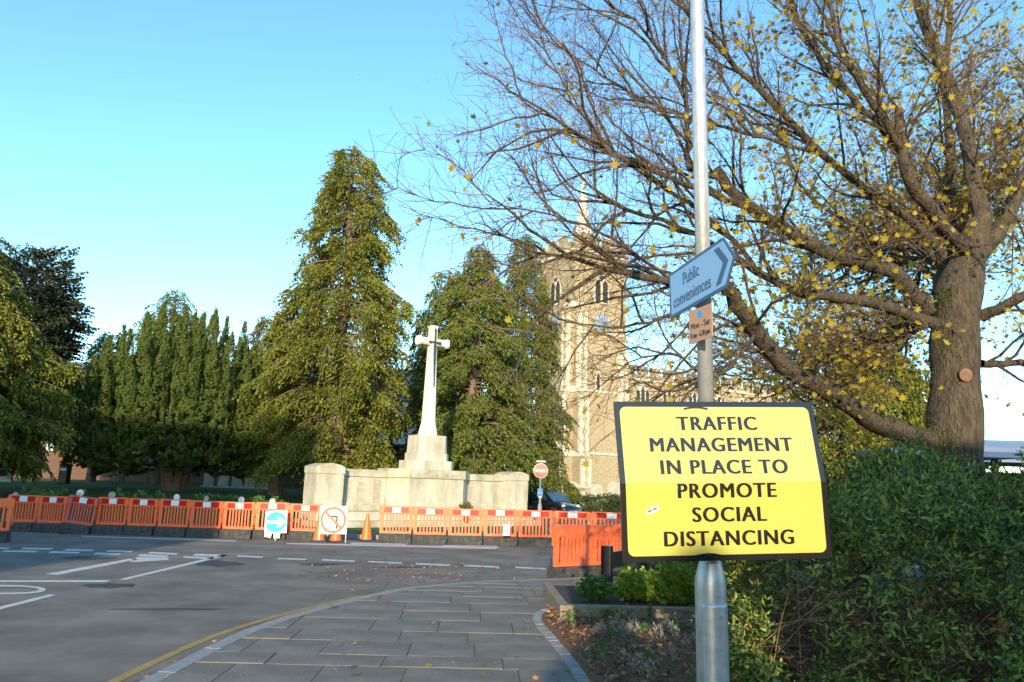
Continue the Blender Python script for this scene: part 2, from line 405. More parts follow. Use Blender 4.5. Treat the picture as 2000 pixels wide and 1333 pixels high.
# letter bowl at the left frame edge
ring = []
for i in range(25):
    a = math.pi*(-.5+i/24); ring.append((20+70*math.cos(a), 1152+9*math.sin(a)))
inn = [(20+56*math.cos(math.pi*(.5-i/24)), 1152+6*math.sin(math.pi*(.5-i/24))) for i in range(25)]
marking('painted_letter', [(-120, 1143)]+ring+[(-120, 1161), (-120, 1158)]+inn+[(-120, 1146)])

M_tar = mat('tar_patch', (0.035, 0.035, 0.036), (0.06, 0.058, 0.056), 0.8, 3, 0.4, 120)
for cx, cy, w, h in ((425, 1101, 55, 6), (215, 1144, 60, 5), (630, 1102, 50, 2.5), (330, 1190, 120, 2), (170, 1090, 60, 4), (800, 1108, 60, 2)):
    q = [G(cx+w*math.cos(a_*.3927)*random.uniform(.7, 1.1), cy+h*math.sin(a_*.3927)*random.uniform(.6, 1.2), .0035) for a_ in range(16)]
    me = bpy.data.meshes.new('tar_patch'); me.from_pydata([tuple(p) for p in q], [], [tuple(range(16))]); me.update(); link('tar_patch', me, M_tar, marks)
# planting bed: setts edge, mulch
bed = tag(empty('planting_bed'), kind='structure')
edge_px = [(1180, 1420), (1128, 1333), (1085, 1270), (1050, 1230), (1037, 1210), (1052, 1195), (1095, 1182)]
E_ = [G(*p, KH).xy for p in edge_px]; E_ = E_ + [E_[-1]+Vector((.5, .9))]
for _ in range(2):
    n_ = [E_[0]]
    for a, b in zip(E_, E_[1:]): n_ += [a*.75+b*.25, a*.25+b*.75]
    E_ = n_+[E_[-1]]
es = resample(E_, 0.13)
for i in range(len(es)-1):
    a, b = es[i], es[i+1]; t = (b-a).normalized(); n_ = Vector((t.y, -t.x)); w = .105
    B().prism([a+t*.005, b-t*.005, b-t*.005+n_*w, a+t*.005+n_*w], 0, KH+.022+random.uniform(-.006, .006)).obj('sett', M_sett, bed)
bi = offset_line(es, .11)
# mulch as a gently humped sheet
bp = [(p.x, p.y) for p in bi]
v = []; f = []
NX = 36
for k, p in enumerate(bp):
    for j in range(NX):
        x = p[0] + (9-p[0])*(j/(NX-1))**1.4
        v.append((x, p[1], KH+.012+min(j, 6)*.012+random.uniform(-.012, .012)))
for k in range(len(bp)-1):
    for j in range(NX-1): f.append((k*NX+j, k*NX+j+1, (k+1)*NX+j+1, (k+1)*NX+j))
link('mulch', arr_mesh('mulch', v, f), M_mulch, bed)
def rand_rot_mats(pos, smin, smax, tilt=3.14, rs=rng):
    n = len(pos); out = np.zeros((n, 4, 4)); out[:, 3, 3] = 1
    for i in range(n):
        e = Matrix.Rotation(rs.uniform(0, 6.283), 3, 'Z') @ Matrix.Rotation(rs.uniform(-tilt, tilt), 3, 'X') @ Matrix.Rotation(rs.uniform(-tilt, tilt), 3, 'Y')
        out[i, :3, :3] = np.array(e)*rs.uniform(smin, smax); out[i, :3, 3] = pos[i]
    return out
def in_bed(x, y):
    for k in range(len(bp)-1):
        if min(bp[k][1], bp[k+1][1]) <= y <= max(bp[k][1], bp[k+1][1]): return x > max(bp[k][0], bp[k+1][0])+.03
    return False
pts = []
while len(pts) < 5000:
    x, y = rng.uniform(.3, 3.2), rng.uniform(5.5, 10.3)
    if in_bed(x, y): pts.append((x, y, KH+.06+rng.uniform(0, .04)))
chip = scatter_mesh('bark_chips', [(-.5, -.2, 0), (.5, -.15, .04), (.45, .2, 0), (-.4, .22, .05)], [(0, 1, 2, 3)], rand_rot_mats(pts, .02, .06, .7))
tag(link('bark_chips', chip, M_bark_chip, bed), kind='stuff')

# ================================================================== LEAF SHAPES
def maple_leaf_shape():
    ang = [90, 112, 135, 155, 180, 215, 250, 270, 290, 325, 0, 25, 45, 68]
    rad = [1.0, .52, .88, .42, .72, .30, .40, .22, .40, .30, .72, .42, .88, .52]
    v = [(0, 0, 0)]+[(r*math.cos(R(a))*.5, r*math.sin(R(a))*.5, .10*r*r*abs(math.cos(R(a)))) for a, r in zip(ang, rad)]
    n = len(ang); f = [(0, 1+i, 1+(i+1) % n) for i in range(n)]
    return v, f
MLV, MLF = maple_leaf_shape()
def frond(n, L, w, droop, up=False, seed=1, lw=.035, ll=.11):
    """a flat spray: small leaves along an axis and its side shoots"""
    rs = np.random.default_rng(seed); V = []; Fq = []
    for i in range(n):
        t = rs.uniform(0.05, 1); s_ = rs.uniform(-1, 1)*w*(1-.6*t)
        base = np.array([t*L, s_, (-droop*t*t*L if not up else t*L*droop)+rs.uniform(-.04, .04)-abs(s_)*(.5 if not up else -.3)])
        d = np.array([1, rs.uniform(-.8, .8)+np.sign(s_)*.5, rs.uniform(-.9, -.1) if not up else rs.uniform(.3, 1.4)]); d /= np.linalg.norm(d)
        q = np.cross(d, rs.normal(size=3)); q /= np.linalg.norm(q)
        l = ll*rs.uniform(.6, 1.3); ww = lw*rs.uniform(.7, 1.3); k = len(V)
        V += [base-q*ww*.4, base+d*l*.5-q*ww*.8, base+d*l, base+d*l*.5+q*ww*.8]
        Fq.append((k, k+1, k+2, k+3))
    return np.array(V), np.array(Fq)
def zmats(pos, az, pitch, scale):
    """matrices: x axis to azimuth az, tilted by pitch"""
    n = len(pos); A = np.zeros((n, 4, 4)); A[:, 3, 3] = 1
    ca, sa, cp, sp = np.cos(az), np.sin(az), np.cos(pitch), np.sin(pitch)
    A[:, 0, 0] = ca*cp; A[:, 1, 0] = sa*cp; A[:, 2, 0] = sp
    A[:, 0, 1] = -sa; A[:, 1, 1] = ca
    A[:, 0, 2] = -ca*sp; A[:, 1, 2] = -sa*sp; A[:, 2, 2] = cp
    A[:, :3, :3] *= np.asarray(scale)[:, None, None]; A[:, :3, 3] = pos
    return A

# ------------------------------------------------------------------ conifers
def conifer(name, label, x, y, H, Rmax, material, seed, z0=1.2, nb=190, lean=0.0, hang=0.35, prof=None, clump=.75, trunk_r=.28, side=None):
    rs = np.random.default_rng(seed)
    root = empty(name, (x, y, gz(x, y)), 0, label, 'tree', 'conifers behind the memorial'); H -= gz(x, y)
    tz = np.linspace(0, H*.97, 9)
    tp = np.stack([lean*tz/H+.08*np.sin(tz*.9+seed), .06*np.cos(tz*.7), tz], 1)
    link('trunk', tubes([(tp, trunk_r*(1-tz/H)**.8+.02)], 10, 'trunk'), M_trunk_con, root)
    pos = []; az = []; pit = []; sc = []; limbs = []
    prof = prof or (lambda t: (1-t)**.47*(.8+.2*min(1, t*5)))
    lobes = rs.uniform(.72, 1.18, size=40)
    for i in range(nb):
        t = (i+rs.random())/nb; t = t**1.12
        zb = z0+(H-z0)*t; a = i*2.399+rs.uniform(-.5, .5)
        L = Rmax*prof(t)*rs.uniform(.72, 1.1)*lobes[int(t*12)*3 % 40]+.25
        if side: L *= side(a, t)
        n = max(5, int(L*9.5)); tt = np.linspace(0, 1, 7)
        rise = rs.uniform(.05, .35)*L; dr = hang*L*rs.uniform(.8, 1.5)
        cx = np.stack([np.cos(a)*L*tt, np.sin(a)*L*tt, zb+rise*tt*1.3-(rise+dr)*tt**2], 1)
        cx[:, 0] += lean*zb/H
        limbs.append((cx, .045*(1-tt)+.012))
        for k in range(n):
            s_ = .25+.75*rs.random()**.7
            p = np.array([np.interp(s_, tt, cx[:, j]) for j in range(3)])
            w = .32*L*(1.05-s_)+.12
            off = rs.uniform(-1, 1)*w
            p += np.array([-np.sin(a)*off, np.cos(a)*off, -abs(off)*.3+rs.uniform(-.12, .12)])
            pos.append(p); az.append(a+rs.uniform(-.9, .9)+off*.5); pit.append(rs.uniform(-1.0, -.1)); sc.append(clump*rs.uniform(.65, 1.25))
    link('limbs', tubes(limbs, 4, 'limbs'), M_trunk_con, root)
    tv, tf = frond(38, .95, .36, .5, seed=seed, lw=.055, ll=.17)
    link('crown', scatter_mesh('crown', tv, tf, zmats(np.array(pos), np.array(az), np.array(pit), np.array(sc))), material, root)
    return root
c0 = P(690, 288, 32)
def side_big(a, t): return 1.0 + (.28 if math.cos(a) < 0 and t < .28 else 0)
conifer('cypress_tree', 'tallest golden green conical cypress left of the stone cross', c0.x+.25, 32, c0.z, 3.35, M_con_gold, 11, z0=1.9, nb=240, lean=-.2, trunk_r=.36, side=side_big)
c1 = P(955, 478, 37)
conifer('cypress_tree', 'broad dark green cypress directly behind the stone cross', c1.x-.5, 37, c1.z, 3.5, M_con_green, 12, z0=.9, nb=200, prof=lambda t: (1-t)**.62*(.7+.3*min(1, t*5)))
c2 = P(1030, 452, 45)
conifer('cypress_tree', 'pointed green cypress beside the church tower above the no entry sign', c2.x-.1, 45, c2.z-.2, 3.5, M_con_green, 13, z0=2.3, nb=210, prof=lambda t: (1-t)**.72*(.8+.2*min(1, t*5)))
c7 = P(880, 525, 40)
conifer('cypress_tree', 'dark shaded cypress filling the gap between the tall cypress and the cross', c7.x, 40, c7.z, 3.2, M_con_green, 18, z0=.6, nb=150, prof=lambda t: (1-t)**.5)
c3 = P(540, 615, 46)
conifer('far_tree', 'pale olive tree top peeping out left of the tall cypress', c3.x, 46, c3.z, 2.6, M_oak_back, 14, z0=2, nb=90, prof=lambda t: (1-t)**.4, hang=.1)
c4 = P(345, 568, 44)
conifer('far_tree', 'dark spiky conifer top rising behind the clipped looking yew', c4.x, 44, c4.z, 3.6, M_con_green, 15, z0=3, nb=90, prof=lambda t: (1-t)**.7, hang=-.1)
c5 = P(215, 650, 46)
conifer('far_tree', 'small dark conifer top behind the left shoulder of the yew', c5.x, 46, c5.z, 2.6, M_con_green, 19, z0=3, nb=60, prof=lambda t: (1-t)**.7, hang=-.1)
c6 = P(-20, 440, 27)
conifer('yew_tree', 'wide golden tipped yew with layered boughs cut by the left frame edge', c6.x-1.2, 27, c6.z, 5.2, M_con_gold, 16, z0=1.8, nb=190, prof=lambda t: (1-t)**.55*(.75+.25*min(1, t*4)), hang=.12, clump=.8)
cb = P(1690, 690, 24)
conifer('yew_tree', 'yellow green feathery conifer seen behind the maple trunk', cb.x, 24, cb.z+1.0, 3.4, M_con_gold, 17, z0=.3, nb=150, prof=lambda t: (1-t)**.5, hang=.3)

def round_tree(name, label, x, y, H, Rr, material, seed, n=1500):
    rs = np.random.default_rng(seed)
    root = empty(name, (x, y, gz(x, y)), 0, label, 'tree')
    tz = np.linspace(0, H*.6, 6)
    link('trunk', tubes([(np.stack([tz*0, tz*0, tz], 1), .35-.04*tz/1.5)], 9, 'trunk'), M_trunk_con, root)
    d = rs.normal(size=(n, 3)); d /= np.linalg.norm(d, axis=1)[:, None]
    lob = 1+.16*np.sin(d[:, 0]*7+1)*np.sin(d[:, 2]*6)+.1*np.sin(d[:, 1]*9)
    rr = (rs.random(n)**.35)*lob
    pos = d*rr[:, None]*np.array([Rr, Rr, H*.42])+np.array([0, 0, H*.56])
    tv, tf = frond(32, .9, .5, .2, seed=seed, lw=.075, ll=.17)
    link('crown', scatter_mesh('crown', tv, tf, zmats(pos, np.arctan2(d[:, 1], d[:, 0])+rs.uniform(-.6, .6, n), np.arcsin(d[:, 2])*.7, rs.uniform(.7, 1.2, n))), material, root)
    return root
h0 = P(50, 490, 38)
round_tree('holm_oak', 'dark rounded evergreen oak behind the golden yew at far left', h0.x, 38, h0.z-.9, 2.6, M_dark_leaf, 21, 2700)

# the Irish yew: many upright plumes on a dome
def irish_yew():
    rs = np.random.default_rng(5)
    c = P(340, 950, 34); top = P(370, 612, 34).z-.85
    root = empty('irish_yew', (c.x, 34, gz(c.x, 34)), 0, 'broad dark green yew of upright plumes standing on the lawn', 'tree')
    st = []
    for k in range(7):
        a = k*.9; tt = np.linspace(0, 1, 6)
        st.append((np.stack([np.cos(a)*(.25+1.6*tt**1.3), np.sin(a)*(.25+1.2*tt**1.3), tt*3.6], 1), .24*(1-.6*tt)))
    link('trunk', tubes(st, 8, 'trunk'), M_trunk_con, root)
    pos = []; az = []; pit = []; sc = []
    Rx, Ry = 4.6, 3.6
    sp_ = .70; spots = []
    for i in range(-8, 9):
        for j in range(-7, 8):
            x = (i+.5*(j % 2))*sp_+rs.uniform(-.2, .2); y_ = j*sp_*.87+rs.uniform(-.2, .2); q = math.hypot(x/Rx, y_/Ry)
            if q < 1: spots.append((x, y_, q))
    for bx, by, q in spots:
        a = math.atan2(by, bx); zt = (top-.1)*(1-.40*q**2.4)*rs.uniform(.86, 1.04)
        zl = max(1.0+1.1*(1-q), zt-rs.uniform(3.6, 5.4)); pr = rs.uniform(.34, .46)
        for i in range(int((zt-zl)*36)):
            t = rs.random(); z = zl+(zt-zl)*t
            r_ = pr*(1-t**2.6)**.8*min(1, .6+t*2)*rs.uniform(.75, 1.0)
            b = rs.uniform(0, 2*math.pi); lean = .12*(z-1)
            pos.append((bx+math.cos(b)*r_+math.cos(a)*q*lean*.5, by+math.sin(b)*r_+math.sin(a)*q*lean*.4, z)); az.append(b); pit.append(rs.uniform(1.0, 1.45)); sc.append(rs.uniform(.22, .34))
    tv, tf = frond(26, .8, .36, .3, up=True, seed=3, lw=.10, ll=.24)
    link('crown', scatter_mesh('crown', tv, tf, zmats(np.array(pos), np.array(az), np.array(pit), np.array(sc))), M_yew, root)
    n = 620; a = rs.uniform(0, 6.28, n); q = rs.uniform(.3, 1, n)
    p2 = np.stack([np.cos(a)*q*Rx*.95, np.sin(a)*q*Ry*.95, rs.uniform(.75, 2.7, n)], 1)
    link('skirt', scatter_mesh('skirt', tv, tf, zmats(p2, a, rs.uniform(-.8, .5, n), rs.uniform(.6, .95, n))), M_yew, root)
irish_yew()

# ================================================================== CHURCH
TA = R(31); S = 6.4
tc_ = P(1141, 960, 74)
church = empty('church', (tc_.x-.5, 74, .1), TA, 'flint church tower with battlements, thin white spire and nave behind', 'church')
hs = S/2
Zp = lambda py, Y=72: P(1120, py, Y).z
ztop = Zp(500); zstr1 = Zp(770); zstr0 = Zp(890); zbel = Zp(598)
box_obj('tower_wall', (-hs, hs, -hs, hs, 0, ztop), M_flint, church)
for z, e, h in ((zstr0, .12, .2), (zstr1, .10, .22), (Zp(655), .07, .18), (ztop-.25, .16, .28)):
    box_obj('string_course', (-hs-e, hs+e, -hs-e, hs+e, z, z+h), M_lime, church)
B().box(-hs-.1, hs+.1, -hs-.1, -hs+.3, ztop+.03, ztop+.75).box(-hs-.1, hs+.1, hs-.3, hs+.1, ztop+.03, ztop+.75).box(-hs-.1, -hs+.3, -hs+.3, hs-.3, ztop+.03, ztop+.75).box(hs-.3, hs+.1, -hs+.3, hs-.3, ztop+.03, ztop+.75).obj('parapet', M_flint, church)
mer = B().box(-.55, .55, -.2, .2, 0, .8).mesh('merlon'); cope = B().box(-.6, .6, -.26, .26, .8, .92).mesh('coping')
for i in range(4):
    u_ = -hs+.48+i*(S-.96)/3
    for (x, y_, r_) in ((u_, -hs+.1, 0), (u_, hs-.1, 0), (-hs+.1, u_, math.pi/2), (hs-.1, u_, math.pi/2)):
        if r_ and i in (0, 3): continue
        mo = link('merlon', mer, M_flint, church, (x, y_, ztop+.752), (0, 0, r_)); link('coping', cope, M_lime, mo)
zs = P(1122, 340, 74).z - .1
sp = B().lathe([(1.25, ztop+.3), (1.2, ztop+1.4), (.62, ztop+1.4+(zs-ztop-1.4)*.42), (.05, zs)], 8).obj('spire', M_lead, church)
B().lathe([(1.4, ztop+.3), (1.4, ztop+.8), (1.28, ztop+1.0)], 8).obj('spire_base', M_lime, church)
B().lathe([(.03, zs-.2), (.03, zs+.9)], 6).obj('finial', M_gold, sp)
# belfry windows, clocks, lancets on the two visible faces
def on_face(face, u_, z):
    """matrix placing x along the face, y outwards, z up"""
    if face == 'front': return Matrix.Translation((u_, -hs, z)) @ Matrix.Rotation(math.pi, 4, 'Z')
    return Matrix.Translation((-hs, u_, z)) @ Matrix.Rotation(math.pi/2, 4, 'Z')
def arch(w, h, n=8):
    """pointed arch outline in x,z"""
    p = [(-w/2, 0), (w/2, 0), (w/2, h-w*.8)]
    for i in range(1, n): t = i/n; p.append((w/2-w/2*t**1.0*(1), h-w*.8+w*.8*math.sin(t*math.pi/2)))
    p += [(-a, b) for a, b in p[:1:-1] if a > 0.001]
    return p
SW = Matrix(((1, 0, 0, 0), (0, 0, 1, 0), (0, 1, 0, 0), (0, 0, 0, 1)))     # x,y outline -> x,z with depth in y
def face_prism(outline, d0, d1, M): return B().prism(outline, d0, d1, M @ SW)
for face in ('front', 'side'):
    Mx = on_face(face, 0, zbel)
    w = face_prism(arch(1.9, 3.1), .02, .10, Mx).obj('belfry_window', M_lime, church)
    for sx in (-.45, .45):
        face_prism(arch(.62, 2.3), .10, .115, Mx @ Matrix.Translation((sx, 0, .15))).obj('lancet', M_dark, w)
        lb = B()
        for k in range(7): lb.box(sx-.29, sx+.29, .116, .18, .22+k*.26, .30+k*.26, M=Mx)
        lb.obj('louvre', M_louvre, w)
    face_prism([(.28*math.cos(a*.785+.39), 2.65+.28*math.sin(a*.785+.39)) for a in range(8)], .10, .115, Mx).obj('tracery_light', M_dark, w)
    Mc = on_face(face, .15, Zp(636))
    ck_ = face_prism([(1.0*math.cos(i*math.pi/12), 1.0*math.sin(i*math.pi/12)) for i in range(24)], .05, .16, Mc).obj('clock_face', M_clock, church)
    for k in range(12):
        a = k*math.pi/6
        B().box(-.035, .035, .16, .18, .72, .92, M=Mc @ Matrix.Rotation(a, 4, 'Y')).obj('hour_mark', M_gold, ck_)
    for a, l in ((1.1, .5), (-2.4, .75)): B().box(-.035, .035, .185, .2, -.1, l, M=Mc @ Matrix.Rotation(a, 4, 'Y')).obj('clock_hand', M_gold, ck_)
Ml = on_face('front', -.3, Zp(768))
lw_ = face_prism(arch(.8, 2.0), .02, .07, Ml).obj('lancet_window', M_lime, church)
face_prism(arch(.32, 1.6), .07, .085, Ml @ Matrix.Translation((0, 0, .15))).obj('opening', M_dark, lw_)
# corner buttresses with limestone quoins, stepping in as they rise
qm = {}
def quoin(l, w, h):
    k = (l, w, h)
    if k not in qm: qm[k] = B().box(-l/2, l/2, -w/2, w/2, .008, h-.008).mesh('quoin')
    return qm[k]
def buttress(cx, cy, dx, dy, levels, wid=1.0):
    """projects from the corner along (dx,dy)"""
    z = 0
    for i, (z1, proj) in enumerate(levels):
        x0, x1 = sorted((cx-wid/2*abs(dy)-0*dx, cx+wid/2*abs(dy)+proj*dx)) if dx == 0 else sorted((cx, cx+proj*dx))
        y0, y1 = sorted((cy, cy+proj*dy)) if dy else (cy-wid/2, cy+wid/2)
        if dx == 0: x0, x1 = cx-wid/2, cx+wid/2
        bo = box_obj('buttress', (x0, x1, y0, y1, z, z1), M_flint, church)
        # sloped weathering
        b = B(); top = .55
        if dy:
            yo = cy+proj*dy
            b.loft([[(x0-.05, yo+.06*dy, z1), (x1+.05, yo+.06*dy, z1), (x1+.05, cy, z1), (x0-.05, cy, z1)], [(x0-.05, cy+.3*dy, z1+top), (x1+.05, cy+.3*dy, z1+top), (x1+.05, cy, z1+top), (x0-.05, cy, z1+top)]])
        else:
            xo = cx+proj*dx
            b.loft([[(xo+.06*dx, y0-.05, z1), (xo+.06*dx, y1+.05, z1), (cx, y1+.05, z1), (cx, y0-.05, z1)], [(cx+.3*dx, y0-.05, z1+top), (cx+.3*dx, y1+.05, z1+top), (cx, y1+.05, z1+top), (cx, y0-.05, z1+top)]])
        b.obj('weathering', M_lime, bo)
        zz = z+.02; k = 0; hq = .52
        while zz+hq < z1:
            l = .42 if k % 2 else .27
            if dy:
                for sx in (-1, 1):
                    link('quoin', quoin(l, .34, hq), M_lime, bo, ((x0+l/2-.02) if sx < 0 else (x1-l/2+.02), cy+proj*dy-.14*dy, zz))
            else:
                for sy in (-1, 1):
                    link('quoin', quoin(.34, l, hq), M_lime, bo, (cx+proj*dx-.14*dx, (y0+l/2-.02) if sy < 0 else (y1-l/2+.02), zz))
            zz += hq; k += 1
        z = z1
LV = [(Zp(955), 2.0), (zstr0-.3, 1.55), (zstr1-.2, 1.15), (Zp(612), .75)]
buttress(-hs+.5, -hs, 0, -1, LV); buttress(-hs, -hs+.5, -1, 0, LV)
buttress(hs-.5, -hs, 0, -1, [(zstr0, .5), (Zp(700), .35)])
# nave going away to the right
nz = P(1235, 722, 76).z; NL = 26
nave = box_obj('nave_wall', (hs+.02, hs+NL, -hs+.3, hs+4, 0, nz-.9), M_flint, church)
box_obj('string_course', (hs+.02, hs+NL, -hs+.2, -hs+.298, nz-1.5, nz-1.28), M_lime, church)
for i in range(15):
    mo = link('merlon', mer, M_flint, church, (hs+.9+i*1.72, -hs+.5, nz-.898)); link('coping', cope, M_lime, mo)
for i in range(6):
    Mx = Matrix.Translation((hs+2.4+i*3.6, -hs+.3, nz-4.6)) @ Matrix.Rotation(math.pi, 4, 'Z')
    w = face_prism(arch(2.2, 2.7), .02, .10, Mx).obj('nave_window', M_lime, church)
    for sx in (-.6, 0, .6): face_prism(arch(.42, 2.0 if sx else 2.3), .10, .115, Mx @ Matrix.Translation((sx, 0, .15))).obj('window_light', M_glass, w)
# aisle in front of the nave, lower
box_obj('aisle_wall', (hs+4, hs+NL, -hs-3.2, -hs+.28, 0, nz-5.6), M_flint, church)
B().box(hs-.12, hs+.12, -hs+.05, -hs+.29, 0, nz-.6).obj('drainpipe', M_signnavy, church)

# ================================================================== WAR MEMORIAL
MA = R(38); ml = Vector((-6.75, 25.9))
mem = empty('war_memorial', (ml.x, ml.y, .1), MA, 'pale stone war memorial wall with name panels and tall cross', 'memorial')
WL = 9.3; WH = 2.02
# local: x along the wall, -y towards the road
def sblock(name, dims, material, parent=mem, bev=.015): return box_obj(name, dims, material, parent, bev)
sblock('plinth', (-.25, WL+.25, -1.05, .8, -.1, .22), M_stone_w)
sblock('step', (-.05, WL+.05, -.75, .7, .222, .52), M_stone)
for x0, x1 in ((0, 1.0), (WL-1.0, WL)):
    pl = sblock('pillar', (x0, x1, -.45, .55, .522, 1.78), M_stone)
    sblock('pillar_cap', (x0-.03, x1+.03, -.48, .58, 1.783, 2.02), M_stone, pl)
    n = 12; b = B()
    b.prism([(x0-.03+(x1-x0+.06)*i/n, 2.022+.12*math.sin(math.pi*i/n)) for i in range(n+1)], -.48, .58, SW); b.obj('pillar_top', M_stone, pl)
    for z in (.94, 1.36): sblock('stone_course', (x0-.006, x1+.006, -.456, .556, z, z+.40), M_stone, pl, .006)
bc = (WL/2-1.75, WL/2+1.75)
for x0, x1 in ((1.0, bc[0]), (bc[1], WL-1.0)):
    wl = sblock('wing_wall', (x0, x1, 0, .5, .522, 1.72), M_stone)
    sblock('wing_plinth', (x0, x1, -.12, .0, .522, .70), M_stone_w, wl)
    sblock('wing_coping', (x0, x1, -.07, .57, 1.722, 1.98), M_stone_w, wl)
    npan = 3; pw = (x1-x0)/npan
    for k in range(npan):
        pn = sblock('name_panel', (x0+k*pw+.02, x0+(k+1)*pw-.02, -.016, .0, .74, 1.70), M_stone, wl, .004)
        b = B(); rs = random.Random(k+int(x0*10))
        for cc in (.5,):
            xc = x0+(k+cc)*pw
            for r_ in range(26):
                l = rs.uniform(.10, .20); z = 1.62-r_*.032
                if rs.random() < .12: continue
                xx = xc-.18
                while xx < xc-.18+l*1.9:
                    ww = rs.uniform(.012, .05); b.box(xx, xx+ww, -.0185, -.0165, z, z+.011); xx += ww+.012
        b.obj('incised_names', M_letter, pn)['kind'] = 'stuff'
# canted centre block
def canted(hw, d, c): return [(WL/2-hw, .6), (WL/2-hw, -d+c), (WL/2-hw+c, -d), (WL/2+hw-c, -d), (WL/2+hw, -d+c), (WL/2+hw, .6)]
cbk = B().prism(canted(1.74, .75, .55), .524, 1.74).obj('centre_block', M_stone, mem)
B().prism(canted(1.80, .81, .57), .524, .72).obj('centre_plinth', M_stone_w, cbk)
B().prism(canted(1.80, .81, .57), 1.743, 2.06).obj('centre_coping', M_stone_w, cbk)
def octa(hw, c, z, cy=.0): return [(WL/2+x, cy+y_, z) for x, y_ in ((-hw, -hw+c), (-hw+c, -hw), (hw-c, -hw), (hw, -hw+c), (hw, hw-c), (hw-c, hw), (-hw+c, hw), (-hw, hw-c))]
CY = .1
B().loft([octa(.86, .27, 2.063, CY), octa(.86, .27, 2.40, CY)]).obj('pedestal_step', M_stone, mem)
B().loft([octa(.69, .22, 2.403, CY), octa(.69, .22, 2.68, CY), octa(.64, .21, 2.70, CY), octa(.62, .21, 3.36, CY)]).obj('pedestal', M_stone, mem)
zt = 7.70
cs = B().loft([octa(.31, .10, 3.363, CY), octa(.30, .10, 3.50, CY), octa(.235, .08, 3.85, CY), octa(.225, .075, 3.95, CY), octa(.16, .055, 6.75, CY), octa(.155, .055, zt-.08, CY), octa(.18, .06, zt-.06, CY), octa(.18, .06, zt, CY)]).obj('cross_shaft', M_cross, mem)
for sx in (-1, 1):
    def ring_(x, h): return [(WL/2+sx*x, CY+a, 7.06+b) for a, b in ((-h, -h*.6), (-h*.6, -h), (h*.6, -h), (h, -h*.6), (h, h*.6), (h*.6, h), (-h*.6, h), (-h, h*.6))]
    B().loft([ring_(.145, .145), ring_(.56, .135), ring_(.58, .175), ring_(.70, .175)]).obj('cross_arm', M_cross, cs)
sw = B()
yb = CY-.19
sw.loft([[(WL/2-.05, yb-.03, 6.95), (WL/2+.05, yb-.03, 6.95), (WL/2+.05, yb+.05, 6.95), (WL/2-.05, yb+.05, 6.95)], [(WL/2-.012, yb-.09, 5.25), (WL/2+.012, yb-.09, 5.25), (WL/2+.012, yb-.06, 5.25), (WL/2-.012, yb-.06, 5.25)]])
sw.box(WL/2-.025, WL/2+.025, yb-.03, yb+.05, 6.95, 7.50)
sw.box(WL/2-.24, WL/2+.24, yb-.04, yb+.05, 7.0, 7.06)
for sx in (-1, 1): sw.loft([[(WL/2+sx*.2, yb-.04, 6.97), (WL/2+sx*.2, yb+.05, 6.97), (WL/2+sx*.2, yb+.05, 7.09), (WL/2+sx*.2, yb-.04, 7.09)], [(WL/2+sx*.3, yb-.03, 7.025), (WL/2+sx*.3, yb+.03, 7.025), (WL/2+sx*.3, yb+.03, 7.035), (WL/2+sx*.3, yb-.03, 7.035)]])
sw.lathe([(.02, 7.48), (.06, 7.52), (.01, 7.62)], 6, Matrix.Translation((WL/2, yb, 0)))
sw.obj('bronze_sword', M_bronze, cs)
# small wreath plant by the centre block
wv, wf = frond(60, .3, .2, .2, up=True, seed=9)
pr_ = [(random.uniform(-.15, .15), random.uniform(-.1, .1), random.uniform(0, .25)) for _ in range(12)]
wp = mem.matrix_basis @ Vector((WL/2+1.2, -1.0, .1))
wreath = empty('flower_pot', (wp.x, wp.y, wp.z+.05), 0, 'small pot of dry flowers in front of the memorial centre block', 'flower pot')
B().lathe([(.12, 0), (.16, .25), (.15, .25), (.11, .05)], 14).obj('pot', M_brick, wreath)
link('flowers', scatter_mesh('flowers', wv, wf, zmats(np.array(pr_)+np.array([0, 0, .25]), rng.uniform(0, 6.28, 12), rng.uniform(.6, 1.3, 12), np.full(12, .9))), M_oak_back, wreath)

# ================================================================== LEFT BACKGROUND
bl = P(150, 960, 52)
house = empty('white_house', (bl.x, 52, gz(bl.x, 52)), R(-4), 'low white rendered building with brick base behind the yews', 'building')
box_obj('brick_wall', (-9, 26, 0, 6, 0, 1.9), M_brick, house)
box_obj('ground_floor', (-9, 26, .6, 6, 1.9, 3.0), M_louvre, house)
box_obj('upper_wall', (-9, 26, -.6, 6, 3.0, 5.9), M_render, house)
box_obj('soffit', (-9.2, 26.2, -.8, 6, 2.85, 2.998), M_dark, house)
B().loft([[(-9.5, -1.1, 5.9), (26.5, -1.1, 5.9), (26.5, 7, 5.9), (-9.5, 7, 5.9)], [(-9.5, 2.8, 8.6), (26.5, 2.8, 8.6), (26.5, 3.2, 8.6), (-9.5, 3.2, 8.6)]]).obj('roof', M_slate, house)
for i in range(11):
    x = -7.5+i*3.1
    w = box_obj('window', (x, x+1.5, -.66, -.601, 3.9, 5.2), M_glass, house)
    box_obj('window_frame', (x-.06, x+1.56, -.64, -.602, 3.84, 3.9), M_white, w)
    box_obj('mullion', (x+.72, x+.78, -.69, -.661, 3.9, 5.2), M_white, w)
    p_ = box_obj('pier', (x+1.9, x+2.4, -.2, .59, 1.9, 2.84), M_render if i % 2 else M_brick, house)
bp_ = P(265, 945, 40)
bin_ = empty('litter_bin', (P(124, 945, 40).x, 40, gz(-24, 40)), 0, 'black litter bin with white mark on the shaded lawn', 'bin')
B().box(-.23, .23, -.2, .2, 0, .95, bev=.04).obj('body', M_black, bin_)
B().box(-.25, .25, -.22, .22, .95, 1.03, bev=.03).obj('lid', M_black, bin_)
B().box(-.16, .16, -.212, -.202, .68, .82).obj('emblem', M_white, bin_)
bn = P(262, 945, 44)
